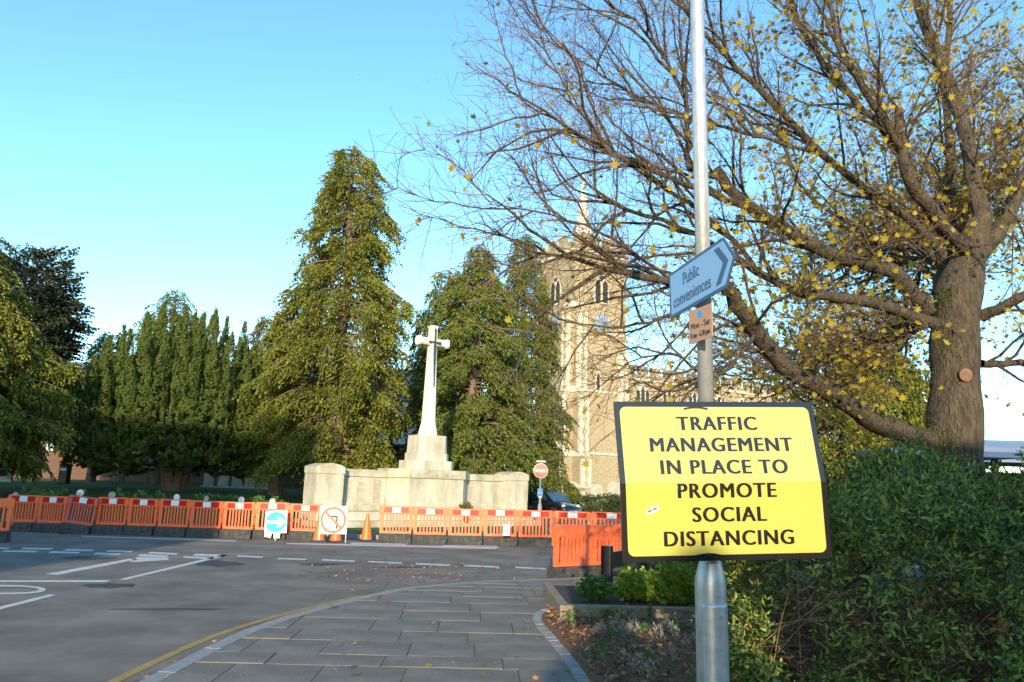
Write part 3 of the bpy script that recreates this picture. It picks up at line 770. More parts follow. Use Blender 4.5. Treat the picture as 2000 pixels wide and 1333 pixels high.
bench = empty('park_bench', (bn.x, 44, gz(-20, 44)), R(3), 'weathered wooden bench in shade in front of the brick wall', 'bench')
for k in range(4): B().box(-.8, .8, -.25+k*.12, -.16+k*.12, .43, .46).obj('seat_slat', M_wood, bench)
for k in range(4): B().box(-.8, .8, .24+k*.015, .27+k*.015, .55+k*.12, .63+k*.12).obj('back_slat', M_wood, bench)
for x in (-.75, .75):
    for y_ in (-.22, .24): B().box(x-.04, x+.04, y_-.04, y_+.04, 0, .43 if y_ < 0 else 1.02).obj('leg', M_wood, bench)
    B().box(x-.04, x+.04, -.25, .25, .62, .67).obj('arm_rest', M_wood, bench)
def gravestone(px, py, Y, w, h, top, label, material=M_grave, tilt=0):
    p = P(px, py, Y)
    n = 10; o = [(-w/2, 0), (w/2, 0), (w/2, h*.85)]
    if top == 'round': o += [(w/2*math.cos(math.pi*i/n), h*.85+h*.15*math.sin(math.pi*i/n)) for i in range(1, n)]
    elif top == 'peak': o += [(0, h)]
    o += [(-w/2, h*.85)]
    r_ = empty('gravestone', (p.x, Y, gz(p.x, Y)-.03), R(random.uniform(-8, 8)), label, 'gravestone', 'gravestones in the churchyard')
    B().prism(o, -.06, .06, SW).obj('slab', material, r_, rot=(R(tilt), 0, 0))
    B().box(-w/2-.1, w/2+.1, -.14, .14, 0, .12, bev=.02).obj('foot_stone', material, r_)
for a in ((408, 940, 42, .55, 1.45, 'round', 'tan round topped gravestone nearest the yew trunk'), (436, 940, 42, .58, 1.55, 'round', 'pale gravestone streaked with ivy, second from the yew trunk'),
          (463, 940, 42, .56, 1.5, 'peak', 'grey peaked gravestone, third from the yew trunk'), (488, 940, 42, .5, 1.5, 'round', 'mottled ivy covered gravestone between the peaked one and the twin trunk'), (514, 940, 42, .55, 1.4, 'round', 'pale gravestone just left of the small fluted trunk'),
          (5, 940, 40, 1.0, 1.3, 'round', 'yellowish gravestone at the far left frame edge'),
          (1115, 975, 56, 1.0, 1.9, 'flat', 'brown gravestone against the buttress behind the parked car'), (1143, 975, 55, .95, 1.6, 'flat', 'dark square gravestone beside the brown one by the tower'),
          (1165, 975, 54, .9, 1.9, 'round', 'grey green round gravestone right of the dark square one'), (1198, 975, 50, .8, 2.1, 'round', 'pale gravestone partly hidden by the yellow sign edge')):
    gravestone(*a)
# fluted trunk in front of the gravestones
ft = P(538, 955, 33)
fr = empty('cypress_stump', (ft.x, 33, gz(ft.x, 33)), 0, 'fluted twin stemmed trunk under hanging golden boughs', 'tree')
fl = []
for k in range(6):
    a = k*1.05; tt = np.linspace(0, 1, 5)
    fl.append((np.stack([np.cos(a)*(.16+.28*tt**1.5), np.sin(a)*(.16+.28*tt**1.5), tt*3.4], 1), .17*(1-.45*tt)))
link('trunk', tubes(fl, 7, 'trunk'), M_trunk_con, fr)
rs = np.random.default_rng(31); n = 210
tv, tf = frond(44, .95, .34, .6, seed=6)
a = rs.uniform(0, 6.28, n); q = rs.uniform(.2, 1.9, n)
link('crown', scatter_mesh('crown', tv, tf, zmats(np.stack([np.cos(a)*q, np.sin(a)*q*.8, 3.9-.55*q+rs.uniform(-.7, .7, n)], 1), a, rs.uniform(-1.2, -.3, n), rs.uniform(.6, .9, n))), M_con_gold, fr)
# roadside bed with small plants and round markers on stakes
pv, pf = frond(26, .3, .22, .2, up=True, seed=8, lw=.05, ll=.11)
for i, px in enumerate((55, 100, 140, 240, 285, 410, 435, 480, 515)):
    p = P(px, 975, 23.2)
    t_ = empty('bedding_plant', (p.x, 23.3, .1), 0, None, None)
    tag(t_, f'leafy bedding plant behind the barriers, {ORD[i]} from the left', 'plant', 'bedding plants along the kerb')
    k = 16; a = rs.uniform(0, 6.28, k)
    link('leaves', scatter_mesh('leaves', pv, pf, zmats(np.stack([rs.uniform(-.4, .4, k), rs.uniform(-.15, .15, k), rs.uniform(.45, .75, k)], 1), a, rs.uniform(.2, 1.2, k), rs.uniform(.7, 1.1, k))), M_sprout, t_)
    link('stems', tubes([(np.array([(rs.uniform(-.3, .3), 0, 0), (rs.uniform(-.3, .3), 0, .6)]), [.012, .008]) for _ in range(7)], 4, 'stems'), M_sprout, t_)
for i, (px, py, c) in enumerate(((31, 968, M_signgrey), (157, 963, M_white), (219, 967, M_grave), (346, 972, M_white), (404, 975, M_grave), (472, 977, M_white), (533, 981, M_white))):
    p = P(px, py, 23.0)
    t_ = empty('round_marker', (p.x, 23.0, .1), R(random.uniform(-30, 30)), f'small round plaque on a stake behind the barriers, {ORD[i]} from the left', 'plaque', 'round plaques on stakes')
    B().lathe([(.012, 0), (.012, p.z-.1)], 6).obj('stake', M_wood, t_)
    B().lathe([(.10, -.008), (.10, .008)], 18, Matrix.Translation((0, -.02, p.z-.1)) @ Matrix.Rotation(math.pi/2, 4, 'X')).obj('disc', c, t_)

# ================================================================== BARRIERS
def make_barrier(L=0.965, back=False, panel_mat=M_orange):
    root = empty('road_barrier')
    b = B(); T = .025; n = 8
    b.box(-L/2, L/2, -T, T, .79, 1.0, bev=.012).box(-L/2+.02, L/2-.02, -T, T, .25, .315, bev=.01)
    b.box(-L/2+.02, -L/2+.12, -T, T, .315, .79).box(L/2-.09, L/2-.02, -T, T, .315, .79)
    x0, x1 = -L/2+.12, L/2-.09; pitch = (x1-x0)/n; bar = pitch*.44
    for i in range(1, n): b.box(x0+i*pitch-bar/2, x0+i*pitch+bar/2, -T*.8, T*.8, .315, .79)
    for i in range(n):    # rounded slot ends
        for z, s_ in ((.315, 1), (.79, -1)):
            xa = x0+i*pitch+(bar/2 if i else 0); xb = x0+(i+1)*pitch-(bar/2 if i < n-1 else 0)
            for (xc, d) in ((xa, 1), (xb, -1)): b.prism([(xc, z), (xc+d*.018, z), (xc, z+s_*.03)][::1 if d*s_ > 0 else -1], -T*.78, T*.78, SW)
    for z in (.42, .70): b.box(-L/2+.035, -L/2+.085, -T-.012, -T, z, z+.06)
    b.box(-L/2-.025, -L/2, -.02, .02, .62, .95).box(L/2, L/2+.02, -.02, .02, .40, .60)
    for i in range(3): b.loft([[(-.28+i*.28+a, -.014+c, .25) for a, c in ((-.016, 0), (.016, 0), (.016, .028), (-.016, .028))], [(-.28+i*.28+a, -.19+c*.3, .15) for a, c in ((-.006, 0), (.006, 0), (.006, .028), (-.006, .028))]])
    b.obj('panel', panel_mat, root)
    if not back:
        for nm, xa, xb, m_ in (('red_strip', -.36, -.125, M_refl_red), ('white_strip', -.123, .123, M_refl_white), ('red_strip', .125, .36, M_refl_red)):
            B().box(xa, xb, -T-.006, -T-.0005, .825, .965).obj(nm, m_, root)
    k = B(); W = .17
    def ring(z, w, l): return [(-l, -w, z), (l, -w, z), (l, w, z), (-l, w, z)]
    k.loft([ring(.0, W+.02, L/2-.01), ring(.05, W+.02, L/2-.01), ring(.20, W, L/2-.012), ring(.255, W-.02, L/2-.014)])
    bb = k.obj('base_block', M_rubber, root)
    for x in (-.16, .16):
        B().box(x-.045, x+.045, -W-.022, -W+.02, .085, .135).obj('lifting_slot', M_dark, bb)
        B().box(x-.055, x+.055, -W-.03, -W-.008, .135, .15).obj('slot_lip', M_rubber, bb)
    return root
proto = make_barrier(); proto_back = make_barrier(back=True)
used = {id(proto): False, id(proto_back): False}
def place_barrier(a, b, label, group, pr=proto):
    o = pr if not used[id(pr)] else copy_tree(pr); used[id(pr)] = True
    c = (a+b)/2; o.location = (c.x, c.y, 0.0); d = b-a
    o.rotation_euler = (random.gauss(0, .008), random.gauss(0, .006), math.atan2(d.y, d.x)+random.gauss(0, .012)); o.scale = (d.length/.985, 1, random.uniform(.985, 1.01))
    tag(o, label, 'barrier', group); return o
jl = [8, 70, 128, 187, 248, 309, 371, 435, 500, 565, 628]
pl_ = [G(x, 1037.5+(x-20)*.0300).xy for x in jl]
pl_ = [Vector((p.x, 21.25+.03*math.sin(i*2.1))) for i, p in enumerate(pl_)]
for i in range(len(pl_)-1):
    o = place_barrier(pl_[i], pl_[i+1], f'orange slotted barrier in the row left of the turn sign, {ORD[i]} from the left', 'barriers in the left row')
    if i == 2:
        o['label'] = 'leaning reddish barrier panel squeezed into the left row'
        o.rotation_euler[1] = .10; o.location.y -= .12
        for c in o.children:
            if c.name.startswith('panel'): c.data = c.data.copy(); c.data.materials[0] = M_red_old
jr = [738, 804, 872, 942, 1010, 1080, 1154, 1232]
pr2 = [G(x, 1060+(x-740)*.0255).xy for x in jr]
for i in range(len(pr2)-1):
    place_barrier(pr2[i], pr2[i+1], f'orange slotted barrier in the row right of the lone cone, {ORD[i]} from the cone', 'barriers in the right row')
nr = [G(1079, 1137).xy, G(1170, 1133).xy, G(1262, 1124).xy, G(1345, 1116).xy]
d_ = (nr[-1]-nr[0]).normalized(); nr = [nr[0]+d_*1.0*i for i in range(4)]
for i in range(3):
    place_barrier(nr[i], nr[i+1], ('nearest plain backed orange barrier at the end of the crossing row', 'plain backed orange barrier partly behind the yellow sign edge', 'plain backed orange barrier hidden mostly behind the black posts')[i], 'near barriers with plain backs', proto_back)
ln = G(17, 1059).xy
place_barrier(ln+Vector((-.985, -.3)), ln, 'nearer orange barrier cut off by the left frame edge', 'near barriers with plain backs', proto_back)

# ---- temporary signs and cones
def plate_sign(name, px, py, Y, label, rz=0, lean=-6):
    p = P(px, py, Y); return empty(name, (p.x, Y, p.z), rz, label, 'sign')
def disc(b, r0, r1, y_, n=40):
    if r0 == 0: b.prism([(r1*math.cos(2*math.pi*i/n), r1*math.sin(2*math.pi*i/n)) for i in range(n)], y_-.001, y_+.001, SW)
    else:
        for i in range(n):
            a, c = 2*math.pi*i/n, 2*math.pi*(i+1)/n
            b.prism([(r0*math.cos(a), r0*math.sin(a)), (r1*math.cos(a), r1*math.sin(a)), (r1*math.cos(c), r1*math.sin(c)), (r0*math.cos(c), r0*math.sin(c))], y_-.001, y_+.001, SW)
    return b
# these plates face the viewer: local -y is the front
s1 = plate_sign('keep_right_sign', 539, 1020, 20.9, 'white board with blue disc and white arrow pointing right', R(2)); s1.rotation_euler[1] = R(-3)
B().box(-.30, .30, -.006, .006, -.30, .30).obj('board', M_white, s1)
disc(B(), 0, .275, -.008).obj('blue_disc', M_blue, s1)
B().prism([(-.25, .045), (.06, .045), (.015, .135), (.12, .135), (.25, 0), (.12, -.135), (.015, -.135), (.06, -.045), (-.25, -.045)], -.0125, -.0095, SW).obj('arrow', M_white, s1)
B().box(-.20, -.02, -.004, .004, -.44, -.302, M=Matrix.Rotation(.25, 4, 'Y')).obj('paper_tag', M_white, s1)
B().box(-.05, .12, -.003, .003, -.43, -.303).obj('paper_tag', M_white, s1)
B().box(-.02, .02, .007, .03, -.62, .2).obj('stay', M_signgrey, s1)
s2 = plate_sign('no_left_turn_sign', 651, 1016, 20.9, 'square white board with no left turn symbol standing on two cones', R(3)); s2.rotation_euler[1] = R(-1.5)
B().box(-.375, .375, -.008, .008, -.375, .375).obj('board', M_white, s2)
disc(B(), .285, .355, -.0105).obj('red_ring', M_signred if False else mat('ring_orange_red', (0.62, 0.10, 0.035), rough=.4), s2)
B().prism([(.075, -.24), (.125, -.24), (.125, .09), (.10, .12), (-.12, .12), (-.20, .095), (-.12, .07), (.075, .07)], -.0125, -.0095, SW).obj('turn_arrow', M_signblack, s2)
B().box(-.30, .30, -.0165, -.0135, -.033, .033, M=Matrix.Rotation(math.pi/4, 4, 'Y')).obj('red_slash', MATS['ring_orange_red'], s2)
B().box(-.37, -.34, .009, .03, -.70, .36).box(.34, .37, .009, .03, -.70, .36).obj('frame', M_signgrey, s2)
def cone(px, label, Y=None, py=1057):
    p = G(px, py).xy
    r_ = empty('traffic_cone', (p.x, Y or p.y, 0), random.random(), label, 'cone', 'orange traffic cones')
    B().lathe([(.165, .05), (.155, .09), (.045, .70), (.035, .75), (.012, .755)], 28).obj('cone_body', M_cone, r_, smooth=False)
    B().box(-.21, .21, -.21, .21, 0, .05, bev=.015).obj('cone_base', M_conebase, r_)
cone(715, 'lone tall orange cone standing in the gap before the memorial')
cone(633, 'orange cone under the left half of the no left turn board', 21.05, 1055); cone(667, 'orange cone under the right half of the no left turn board', 21.1, 1055)
# no entry sign
ne = P(1056, 920, 31)
nes = empty('no_entry_sign', (ne.x, 31, 0), R(0), 'round red no entry sign on a grey post beside the parked car', 'sign')
B().lathe([(.045, 0), (.045, ne.z+.35)], 12).obj('post', M_signgrey, nes)
B().lathe([(.085, 0), (.085, .9), (.05, 1.0)], 12).obj('post_base', M_signgrey, nes)
t_ = B(); disc(t_, 0, .30, -.06).obj('white_edge', M_white, nes, (0, 0, ne.z)); disc(B(), 0, .285, -.064).obj('red_disc', M_signred, nes, (0, 0, ne.z))
B().box(-.22, .22, -.07, -.066, -.045, .055).obj('white_bar', M_white, nes, (0, 0, ne.z))
B().box(-.2, .2, -.2, .06, .33, .42, bev=.02).obj('sign_lamp', M_signgrey, nes, (0, 0, ne.z))
pb = B().box(-.11, .11, -.056, -.05, -1.02, -.72).obj('blue_notice', M_smallblue, nes, (0, 0, ne.z))
text_obj('notice_mark', '! - !', .13, M_white, pb, Matrix.Translation((0, -.0575, -.9)) @ Matrix.Rotation(math.pi/2, 4, 'X'))
B().box(-.075, .075, -.056, -.05, -1.08, -1.03).obj('white_notice', M_white, nes, (0, 0, ne.z))
# poster on a right-row barrier
pp = G(988, 1068); po = empty('paper_notice', (pp.x, pp.y-.22, .46), R(4), 'white paper notice tied to the fourth barrier right of the cone', 'notice')
B().box(-.10, .10, -.003, .003, -.15, .15).obj('sheet', M_white, po); B().box(.03, .055, -.005, -.0035, -.08, .09).obj('printed_bar', M_signnavy, po)

# ---- parked car
def make_car():
    h = Vector((.62, -.78)); cpos = P(1083, 985, 41)
    root = empty('parked_car', (cpos.x-.25, 41, 0), math.atan2(h.y, h.x), 'black hatchback parked beyond the barriers by the hedge', 'car')
    # stations along x (front is +x): x, half width, sill z, belt z
    st = [(-1.85, .62, .42, .78), (-1.78, .76, .28, .93), (-1.2, .82, .22, .95), (-.3, .83, .2, .93), (.65, .83, .2, .92), (1.2, .80, .22, .84), (1.65, .74, .25, .72), (1.86, .58, .32, .58)]
    rings = [[(x, -w*.93, s_), (x, -w, s_+.2), (x, -w*.97, b_-.06), (x, -w*.86, b_), (x, 0, b_+.03), (x, w*.86, b_), (x, w*.97, b_-.06), (x, w, s_+.2), (x, w*.93, s_)] for x, w, s_, b_ in st]
    body = B().loft(rings).obj('body', M_carpaint, root, smooth=True)
    cab = [(-1.72, .62, .93, .95), (-1.35, .56, .93, 1.36), (-.9, .55, .92, 1.43), (-.1, .56, .92, 1.44), (.25, .57, .92, 1.38), (1.0, .66, .88, .90)]
    rr = [[(x, -w-.16*(1 if t > 1 else .3), b_), (x, -w, t-.03), (x, -w*.8, t), (x, w*.8, t), (x, w, t-.03), (x, w+.16*(1 if t > 1 else .3), b_)] for x, w, b_, t in cab]
    B().loft(rr).obj('cabin', M_carpaint, root, smooth=False)
    B().loft([[(.28, -.50, 1.372), (.28, .50, 1.372), (.27, .50, 1.36), (.27, -.50, 1.36)], [(.96, -.62, .945), (.96, .62, .945), (.95, .62, .925), (.95, -.62, .925)]]).obj('windscreen', mat('car_glass', (.03, .05, .08), rough=.04, coat=1), root)
    for s_ in (-1, 1):
        B().loft([[(-.25, s_*.715, .96), (.62, s_*.745, .96), (.22, s_*.60, 1.33), (-.25, s_*.60, 1.36)], [(-.25, s_*.725, .96), (.62, s_*.755, .96), (.22, s_*.61, 1.33), (-.25, s_*.61, 1.36)]]).obj('side_window', MATS['car_glass'], root)
        B().loft([[(-1.3, s_*.70, .97), (-.33, s_*.715, .96), (-.33, s_*.60, 1.36), (-1.15, s_*.59, 1.30)], [(-1.3, s_*.71, .97), (-.33, s_*.725, .96), (-.33, s_*.61, 1.36), (-1.15, s_*.60, 1.30)]]).obj('side_window', MATS['car_glass'], root)
        B().lathe([(.02, -.08), (.13, -.05), (.15, .05), (.05, .1)], 14, Matrix.Translation((1.62, s_*.52, .66)) @ Matrix.Rotation(math.pi/2, 4, 'Y')).obj('headlight', M_lamp, root, smooth=True)
        B().box(.52, .66, s_*.9-.09, s_*.9+.09, .93, 1.06, bev=.03).obj('wing_mirror', M_carpaint, root)
        for x in (-1.15, 1.18):
            wh = B().lathe([(.2, -.1), (.3, -.1), (.31, -.06), (.31, .06), (.3, .1), (.2, .1)], 26, Matrix.Translation((x, s_*.74, .31)) @ Matrix.Rotation(math.pi/2, 4, 'X')).obj('wheel', M_tyre, root)
            B().lathe([(.2, -.09), (.06, -.11), (.2, .09)], 12, Matrix.Translation((x, s_*.75, .31)) @ Matrix.Rotation(math.pi/2, 4, 'X')).obj('rim', M_alloy, wh)
    B().box(1.8, 1.88, -.26, .26, .36, .47).obj('number_plate', M_white, root)
    B().box(1.74, 1.84, -.4, .4, .55, .60).obj('grille', M_dark, root)
make_car()
# hedge, gates
hv, hf = frond(30, .4, .3, .1, up=True, seed=12, lw=.04, ll=.09)
hp = P(1150, 990, 47)
hed = empty('hedge', (hp.x, 47, .1), 0, 'low clipped dark hedge right of the parked car', 'hedge')
n = 900
link('foliage', scatter_mesh('foliage', hv, hf, zmats(np.stack([rng.uniform(-1.5, 5, n), rng.uniform(-.5, .5, n), rng.uniform(.0, 1.0, n)], 1), rng.uniform(0, 6.28, n), rng.uniform(-.3, 1.3, n), rng.uniform(.6, 1, n))), M_hedge, hed)
link('stems', tubes([(np.array([(x, 0, 0), (x+.1, 0, .9)]), [.03, .01]) for x in np.arange(-1.4, 5, .3)], 5, 'stems'), M_shrub_stem, hed)
gt = P(1058, 960, 50)
gate = empty('timber_gate', (gt.x, 50, .1), R(5), 'tall dark weathered timber gate between memorial and church', 'gate')
for i in range(12): B().box(-1.5+i*.2+.008, -1.5+(i+1)*.2-.008, -.02, .02, .1, 3.0-.25*abs(math.sin(i*.5))).obj('board', M_wood, gate)
for z in (.5, 2.3): B().box(-1.5, .9, .021, .08, z, z+.16).obj('rail', M_wood, gate)
for x in (-1.65, .95): B().box(x-.09, x+.09, -.09, .09, 0, 3.2).obj('gate_post', M_wood, gate)

# ================================================================== LAMP POST AND ITS SIGNS
PX, PY = 1.0, 3.72
post = empty('lamp_post', (PX, PY, 0), 0, 'galvanised steel lamp post rising through the right half of the view', 'lamp post')
post.rotation_euler = (0, R(-.25), 0)
B().lathe([(.074, 0), (.074, 1.245), (.072, 1.27), (.052, 1.345), (.0405, 1.37)], 40).obj('base_tube', M_galv, post, smooth=True)
B().lathe([(.040, 1.36), (.036, 6.5)], 32).obj('shaft', M_galv, post, smooth=True)
# inspection door: curved plate just proud of the tube
dv = []; df = []; zz = [.30, .35, 1.10, 1.145, 1.16]; nA = 14
for k, z in enumerate(zz):
    for i in range(nA+1):
        a = R(-90-48+ (118)*i/nA); inset = (0 if z < 1.15 else .0)
        dv.append((.0775*math.cos(a), .0775*math.sin(a), z))
for k in range(len(zz)-1):
    for i in range(nA): df.append((k*(nA+1)+i, k*(nA+1)+i+1, (k+1)*(nA+1)+i+1, (k+1)*(nA+1)+i))
dm = arr_mesh('door', dv, df, True); door = link('door', dm, M_galv, post); sm = door.modifiers.new('s', 'SOLIDIFY'); sm.thickness = .004; sm.offset = -1
la = R(-70)
B().lathe([(.010, 0), (.010, .006), (.006, .0065)], 14, Matrix.Translation((.0775*math.cos(la), .0775*math.sin(la), 1.10)) @ Matrix.Rotation(la, 4, 'Z') @ Matrix.Rotation(math.pi/2, 4, 'Y')).obj('door_lock', M_signgrey, door)
for z, t in ((.985, 'CU'), (.958, 'WEE'), (.938, 'UK')):
    text_obj('embossed_mark', t, .030 if t == 'CU' else .018, M_galv, door, Matrix.Rotation(R(20), 4, 'Z') @ Matrix.Translation((0, -.0785, z)) @ Matrix.Rotation(math.pi/2, 4, 'X'), bold=.001)
# yellow sign, bent along a crease
YA = R(6.5)
ysign = empty('traffic_sign', (PX+.0, PY-.152, 0), YA, 'large yellow TRAFFIC MANAGEMENT sign tied to the lamp post', 'sign')
ysign.rotation_euler = (0, R(2.35)*-1, YA)
zc, zb, zt_ = 1.722, 1.366, 2.115; xl, xr = -.408, .612
TB = R(10)     # upper half leans back from the crease
Mup = Matrix.Translation((0, 0, zc)) @ Matrix.Rotation(-TB, 4, 'X') @ Matrix.Translation((0, 0, -zc))
def rrect(x0, x1, z0, z1, rad, top=True, bot=True, n=6):
    p = []
    for cx, cz, a0, on in ((x1-rad, z1-rad, 0, top), (x0+rad, z1-rad, 90, top), (x0+rad, z0+rad, 180, bot), (x1-rad, z0+rad, 270, bot)):
        if on: p += [(cx+rad*math.cos(R(a0+90*i/n)), cz+rad*math.sin(R(a0+90*i/n))) for i in range(n+1)]
        else: p += [(x1 if a0 in (0, 270) else x0, z1 if a0 in (0, 90) else z0)]
    return p
B().prism(rrect(xl, xr, zc, zt_+.005, .012, True, False), -.002, .002, Mup @ SW).prism(rrect(xl, xr, zb, zc, .012, False, True), -.002, .002, SW).obj('black_backing', M_signblack, ysign)
bd = .027
B().prism(rrect(xl+bd, xr-bd, zc, zt_-bd+.005, .03, True, False), -.0035, -.0022, Mup @ SW).prism(rrect(xl+bd, xr-bd, zb+bd, zc, .03, False, True), -.0035, -.0022, SW).obj('yellow_face', M_yellow, ysign)
cxs = (xl+xr)/2
lines = [('TRAFFIC', 2.006, .0), ('MANAGEMENT', 1.901, .008), ('IN PLACE TO', 1.793, .008), ('PROMOTE', 1.682, .008), ('SOCIAL', 1.572, .012), ('DISTANCING', 1.464, .006)]
for t, z, dx in lines:
    T_ = Matrix.Translation((cxs+dx, -.0042, z)) @ Matrix.Rotation(math.pi/2, 4, 'X')
    text_obj('lettering', t, .097, M_signblack, ysign, (Mup @ T_) if z > zc else T_, spacing=1.14, bold=.0038)
def tie(z, Mx): 
    b = B(); n = 10
    for i in range(n):
        x0 = -.06+.12*i/n; x1 = x0+.0125; zz_ = lambda x: z+.008*math.sin((x+.06)/.12*math.pi)
        b.loft([[(x0, -.012, zz_(x0)), (x0, -.005, zz_(x0)), (x0, -.005, zz_(x0)+.007), (x0, -.012, zz_(x0)+.007)], [(x1, -.012, zz_(x1)), (x1, -.005, zz_(x1)), (x1, -.005, zz_(x1)+.007), (x1, -.012, zz_(x1)+.007)]], M=Mx)
    b.obj('cable_tie', M_signblack, ysign)
tie(2.078, Mup); tie(1.387, Matrix())
stk = B().prism([(-.034, -.006), (-.018, -.014), (.0, -.010), (.018, -.014), (.034, -.004), (.034, .008), (.014, .008), (0, .02), (-.012, .009), (-.034, .008)], -.0002, .0002, Matrix.Translation((xl+.15, -.0044, 1.60)) @ Matrix.Rotation(R(-22), 4, 'Y') @ SW).obj('sticker', M_white, ysign)
text_obj('sticker_print', 'BIN BIN', .014, M_signblack, stk, Matrix.Translation((xl+.15, -.0056, 1.60)) @ Matrix.Rotation(R(-22), 4, 'Y') @ Matrix.Rotation(math.pi/2, 4, 'X'), bold=.0006)
# public conveniences finger sign
A_ = P(1309, 580, 3.92); Bq = P(1437, 500, 3.28)
d = (Bq-A_); Ls = d.xy.length; fa = math.atan2(d.y, d.x)
fs = empty('direction_sign', (A_.x, A_.y, A_.z), fa, 'PUBLIC CONVENIENCES direction sign with arrow end, tinted pale blue as in shade', 'sign')
fs.rotation_euler = (0, -math.atan2(Bq.z-A_.z, Ls), fa)
hh = .128; ax = Ls*.86
def arrow_out(i): return [(i, -hh+i), (ax-.2*i, -hh+i), (Ls-1.2*i, 0), (ax-.2*i, hh-i), (i, hh-i)]
B().prism(arrow_out(0), -.003, .003, SW).obj('navy_border', M_signnavy, fs)
B().prism(arrow_out(.017), -.0045, -.0032, SW).obj('shade_blue_face', M_signshadeblue, fs)
cw = .045
B().prism([(ax-.085, hh-.035), (ax-.085+cw, hh-.035), (Ls-.055, 0), (ax-.085+cw, -hh+.035), (ax-.085, -hh+.035), (Ls-.055-cw, 0)], -.006, -.0047, SW).obj('chevron', M_signnavy, fs)
for t, x, z in (('Public', ax*.43, .045), ('conveniences', ax*.43, -.052)):
    text_obj('lettering', t, .096, M_signnavy, fs, Matrix.Translation((x, -.0052, z)) @ Matrix.Rotation(math.pi/2, 4, 'X'), bold=.0010, xs=.76)
B().lathe([(.043, -.05), (.043, -.02)], 24, Matrix.Translation((0, 0, 0))).obj('clip', M_signgrey, fs, ((PX-A_.x)*math.cos(fa)+(PY-A_.y)*math.sin(fa), -(PX-A_.x)*math.sin(fa)+(PY-A_.y)*math.cos(fa), 0))
# parking plate
A2 = P(1346.5, 641, 3.70); B2 = P(1391, 625, 3.51); d = B2-A2; fa2 = math.atan2(d.y, d.x); L2 = d.xy.length
pk = empty('parking_plate', A2, fa2, 'small salmon coloured Mon - Sat parking plate below the direction sign', 'sign')
pk.rotation_euler = (0, -math.atan2(d.z, L2), fa2)
B().prism(rrect(0, L2, -.085, .085, .008), -.002, .002, SW).obj('plate', M_plate, pk)
B().prism([(L2*.5+.019*math.cos(i*.314), .052+.019*math.sin(i*.314)) for i in range(20)], -.0035, -.0022, SW).obj('blue_roundel', M_blue, pk)
text_obj('lettering', 'Mon - Sat', .045, M_signblack, pk, Matrix.Translation((L2*.5, -.0035, -.002)) @ Matrix.Rotation(math.pi/2, 4, 'X'), xs=.95)
text_obj('lettering', '8 am - 6.30 pm', .040, M_signblack, pk, Matrix.Translation((L2*.5, -.0035, -.05)) @ Matrix.Rotation(math.pi/2, 4, 'X'), xs=.68)

# ================================================================== NEAR RIGHT: PLANTER, BLACK BOARD, SHELTER
sl_a = G(1093, 1215, .1).xy; sl_b = Vector((sl_a.x+2.6, sl_a.y+.12))
pln = empty('timber_planter', (sl_a.x, sl_a.y, .09), math.atan2(.12, 2.6), 'low planter edged with weathered timber sleepers', 'planter')
B().box(0, 2.6, 0, .12, 0, .20, bev=.012).obj('sleeper', M_sleeper, pln)
B().box(.001, .12, .122, 2.2, 0, .195, bev=.012).obj('sleeper', M_sleeper, pln)
B().box(.121, 2.6, .121, 2.2, 0, .15).obj('soil', M_soil, pln)
lv, lf = frond(34, .16, .14, .5, up=True, seed=20, lw=.035, ll=.045)
def mound(px, py, Y, rx, h, label, material, n, seed, name='lime_green_plant', z0=.22):
    p = P(px, py, Y); rs = np.random.default_rng(seed)
    t_ = empty(name, (p.x, Y, z0), 0, label, 'plant')
    d = rs.normal(size=(n, 3)); d[:, 2] = np.abs(d[:, 2]); d /= np.linalg.norm(d, axis=1)[:, None]; q = rs.uniform(.6, 1.05, n)[:, None]
    link('leaves', scatter_mesh('leaves', lv, lf, zmats(d*q*np.array([rx, rx*.8, h]), np.arctan2(d[:, 1], d[:, 0]), rs.uniform(.2, 1.3, n), rs.uniform(.7, 1.2, n))), material, t_)
    link('stems', tubes([(np.array([(0, 0, 0), tuple(a*np.array([rx, rx, h])*.8)]), [.006, .003]) for a in d[:18]], 4, 'stems'), M_sprout, t_)
mound(1320, 1180, 10.15, .27, .36, 'rounded lime green plant nearest the lamp post in the planter', M_lime_leaf, 130, 1)
mound(1240, 1180, 10.2, .22, .22, 'low lime green plant in the middle of the planter', M_lime_leaf, 70, 2)
mound(1275, 1180, 10.3, .2, .22, 'lime green plant between the two rounder ones', M_lime_leaf, 60, 3)
mound(1160, 1180, 10.1, .16, .14, 'small dark green sprout at the planter corner', M_sprout, 26, 4)
mound(1345, 1120, 12.0, .5, .9, 'dark green shrub behind the lamp post base', M_shrub_leaf, 150, 5, 'dark_shrub')
for px, Y, lab in ((1222, 11.4, 'tuft of thin grass beside the black post'), (1290, 11.2, 'wispy grass tuft behind the lime green plants')):
    p = P(px, 1150, Y); t_ = empty('grass_tuft', (p.x, Y, .27), 0, lab, 'grass'); 
    pa = []
    for i in range(60):
        a = rng.uniform(0, 6.28); l = rng.uniform(.2, .5); s_ = rng.uniform(.05, .2)
        pa.append((np.array([(0.05*math.cos(a), .05*math.sin(a), 0), (s_*.5*math.cos(a), s_*.5*math.sin(a), l*.6), (s_*1.4*math.cos(a), s_*1.4*math.sin(a), l)]), [.004, .003, .001]))
    link('blades', tubes(pa, 3, 'blades'), M_sprout, t_)
bp1 = P(1185, 1185, 10.75); bp2 = P(1257, 1160, 12.3)
brd = empty('notice_board', (bp1.x, bp1.y, .1), 0, 'black metal board on two square posts behind the yellow sign', 'notice board')
dv2 = Vector((bp2.x-bp1.x, bp2.y-bp1.y)); an = math.atan2(dv2.y, dv2.x); Lb = dv2.length
brd.rotation_euler = (0, 0, an)
zt1 = P(1185, 1066, 10.75).z-.1
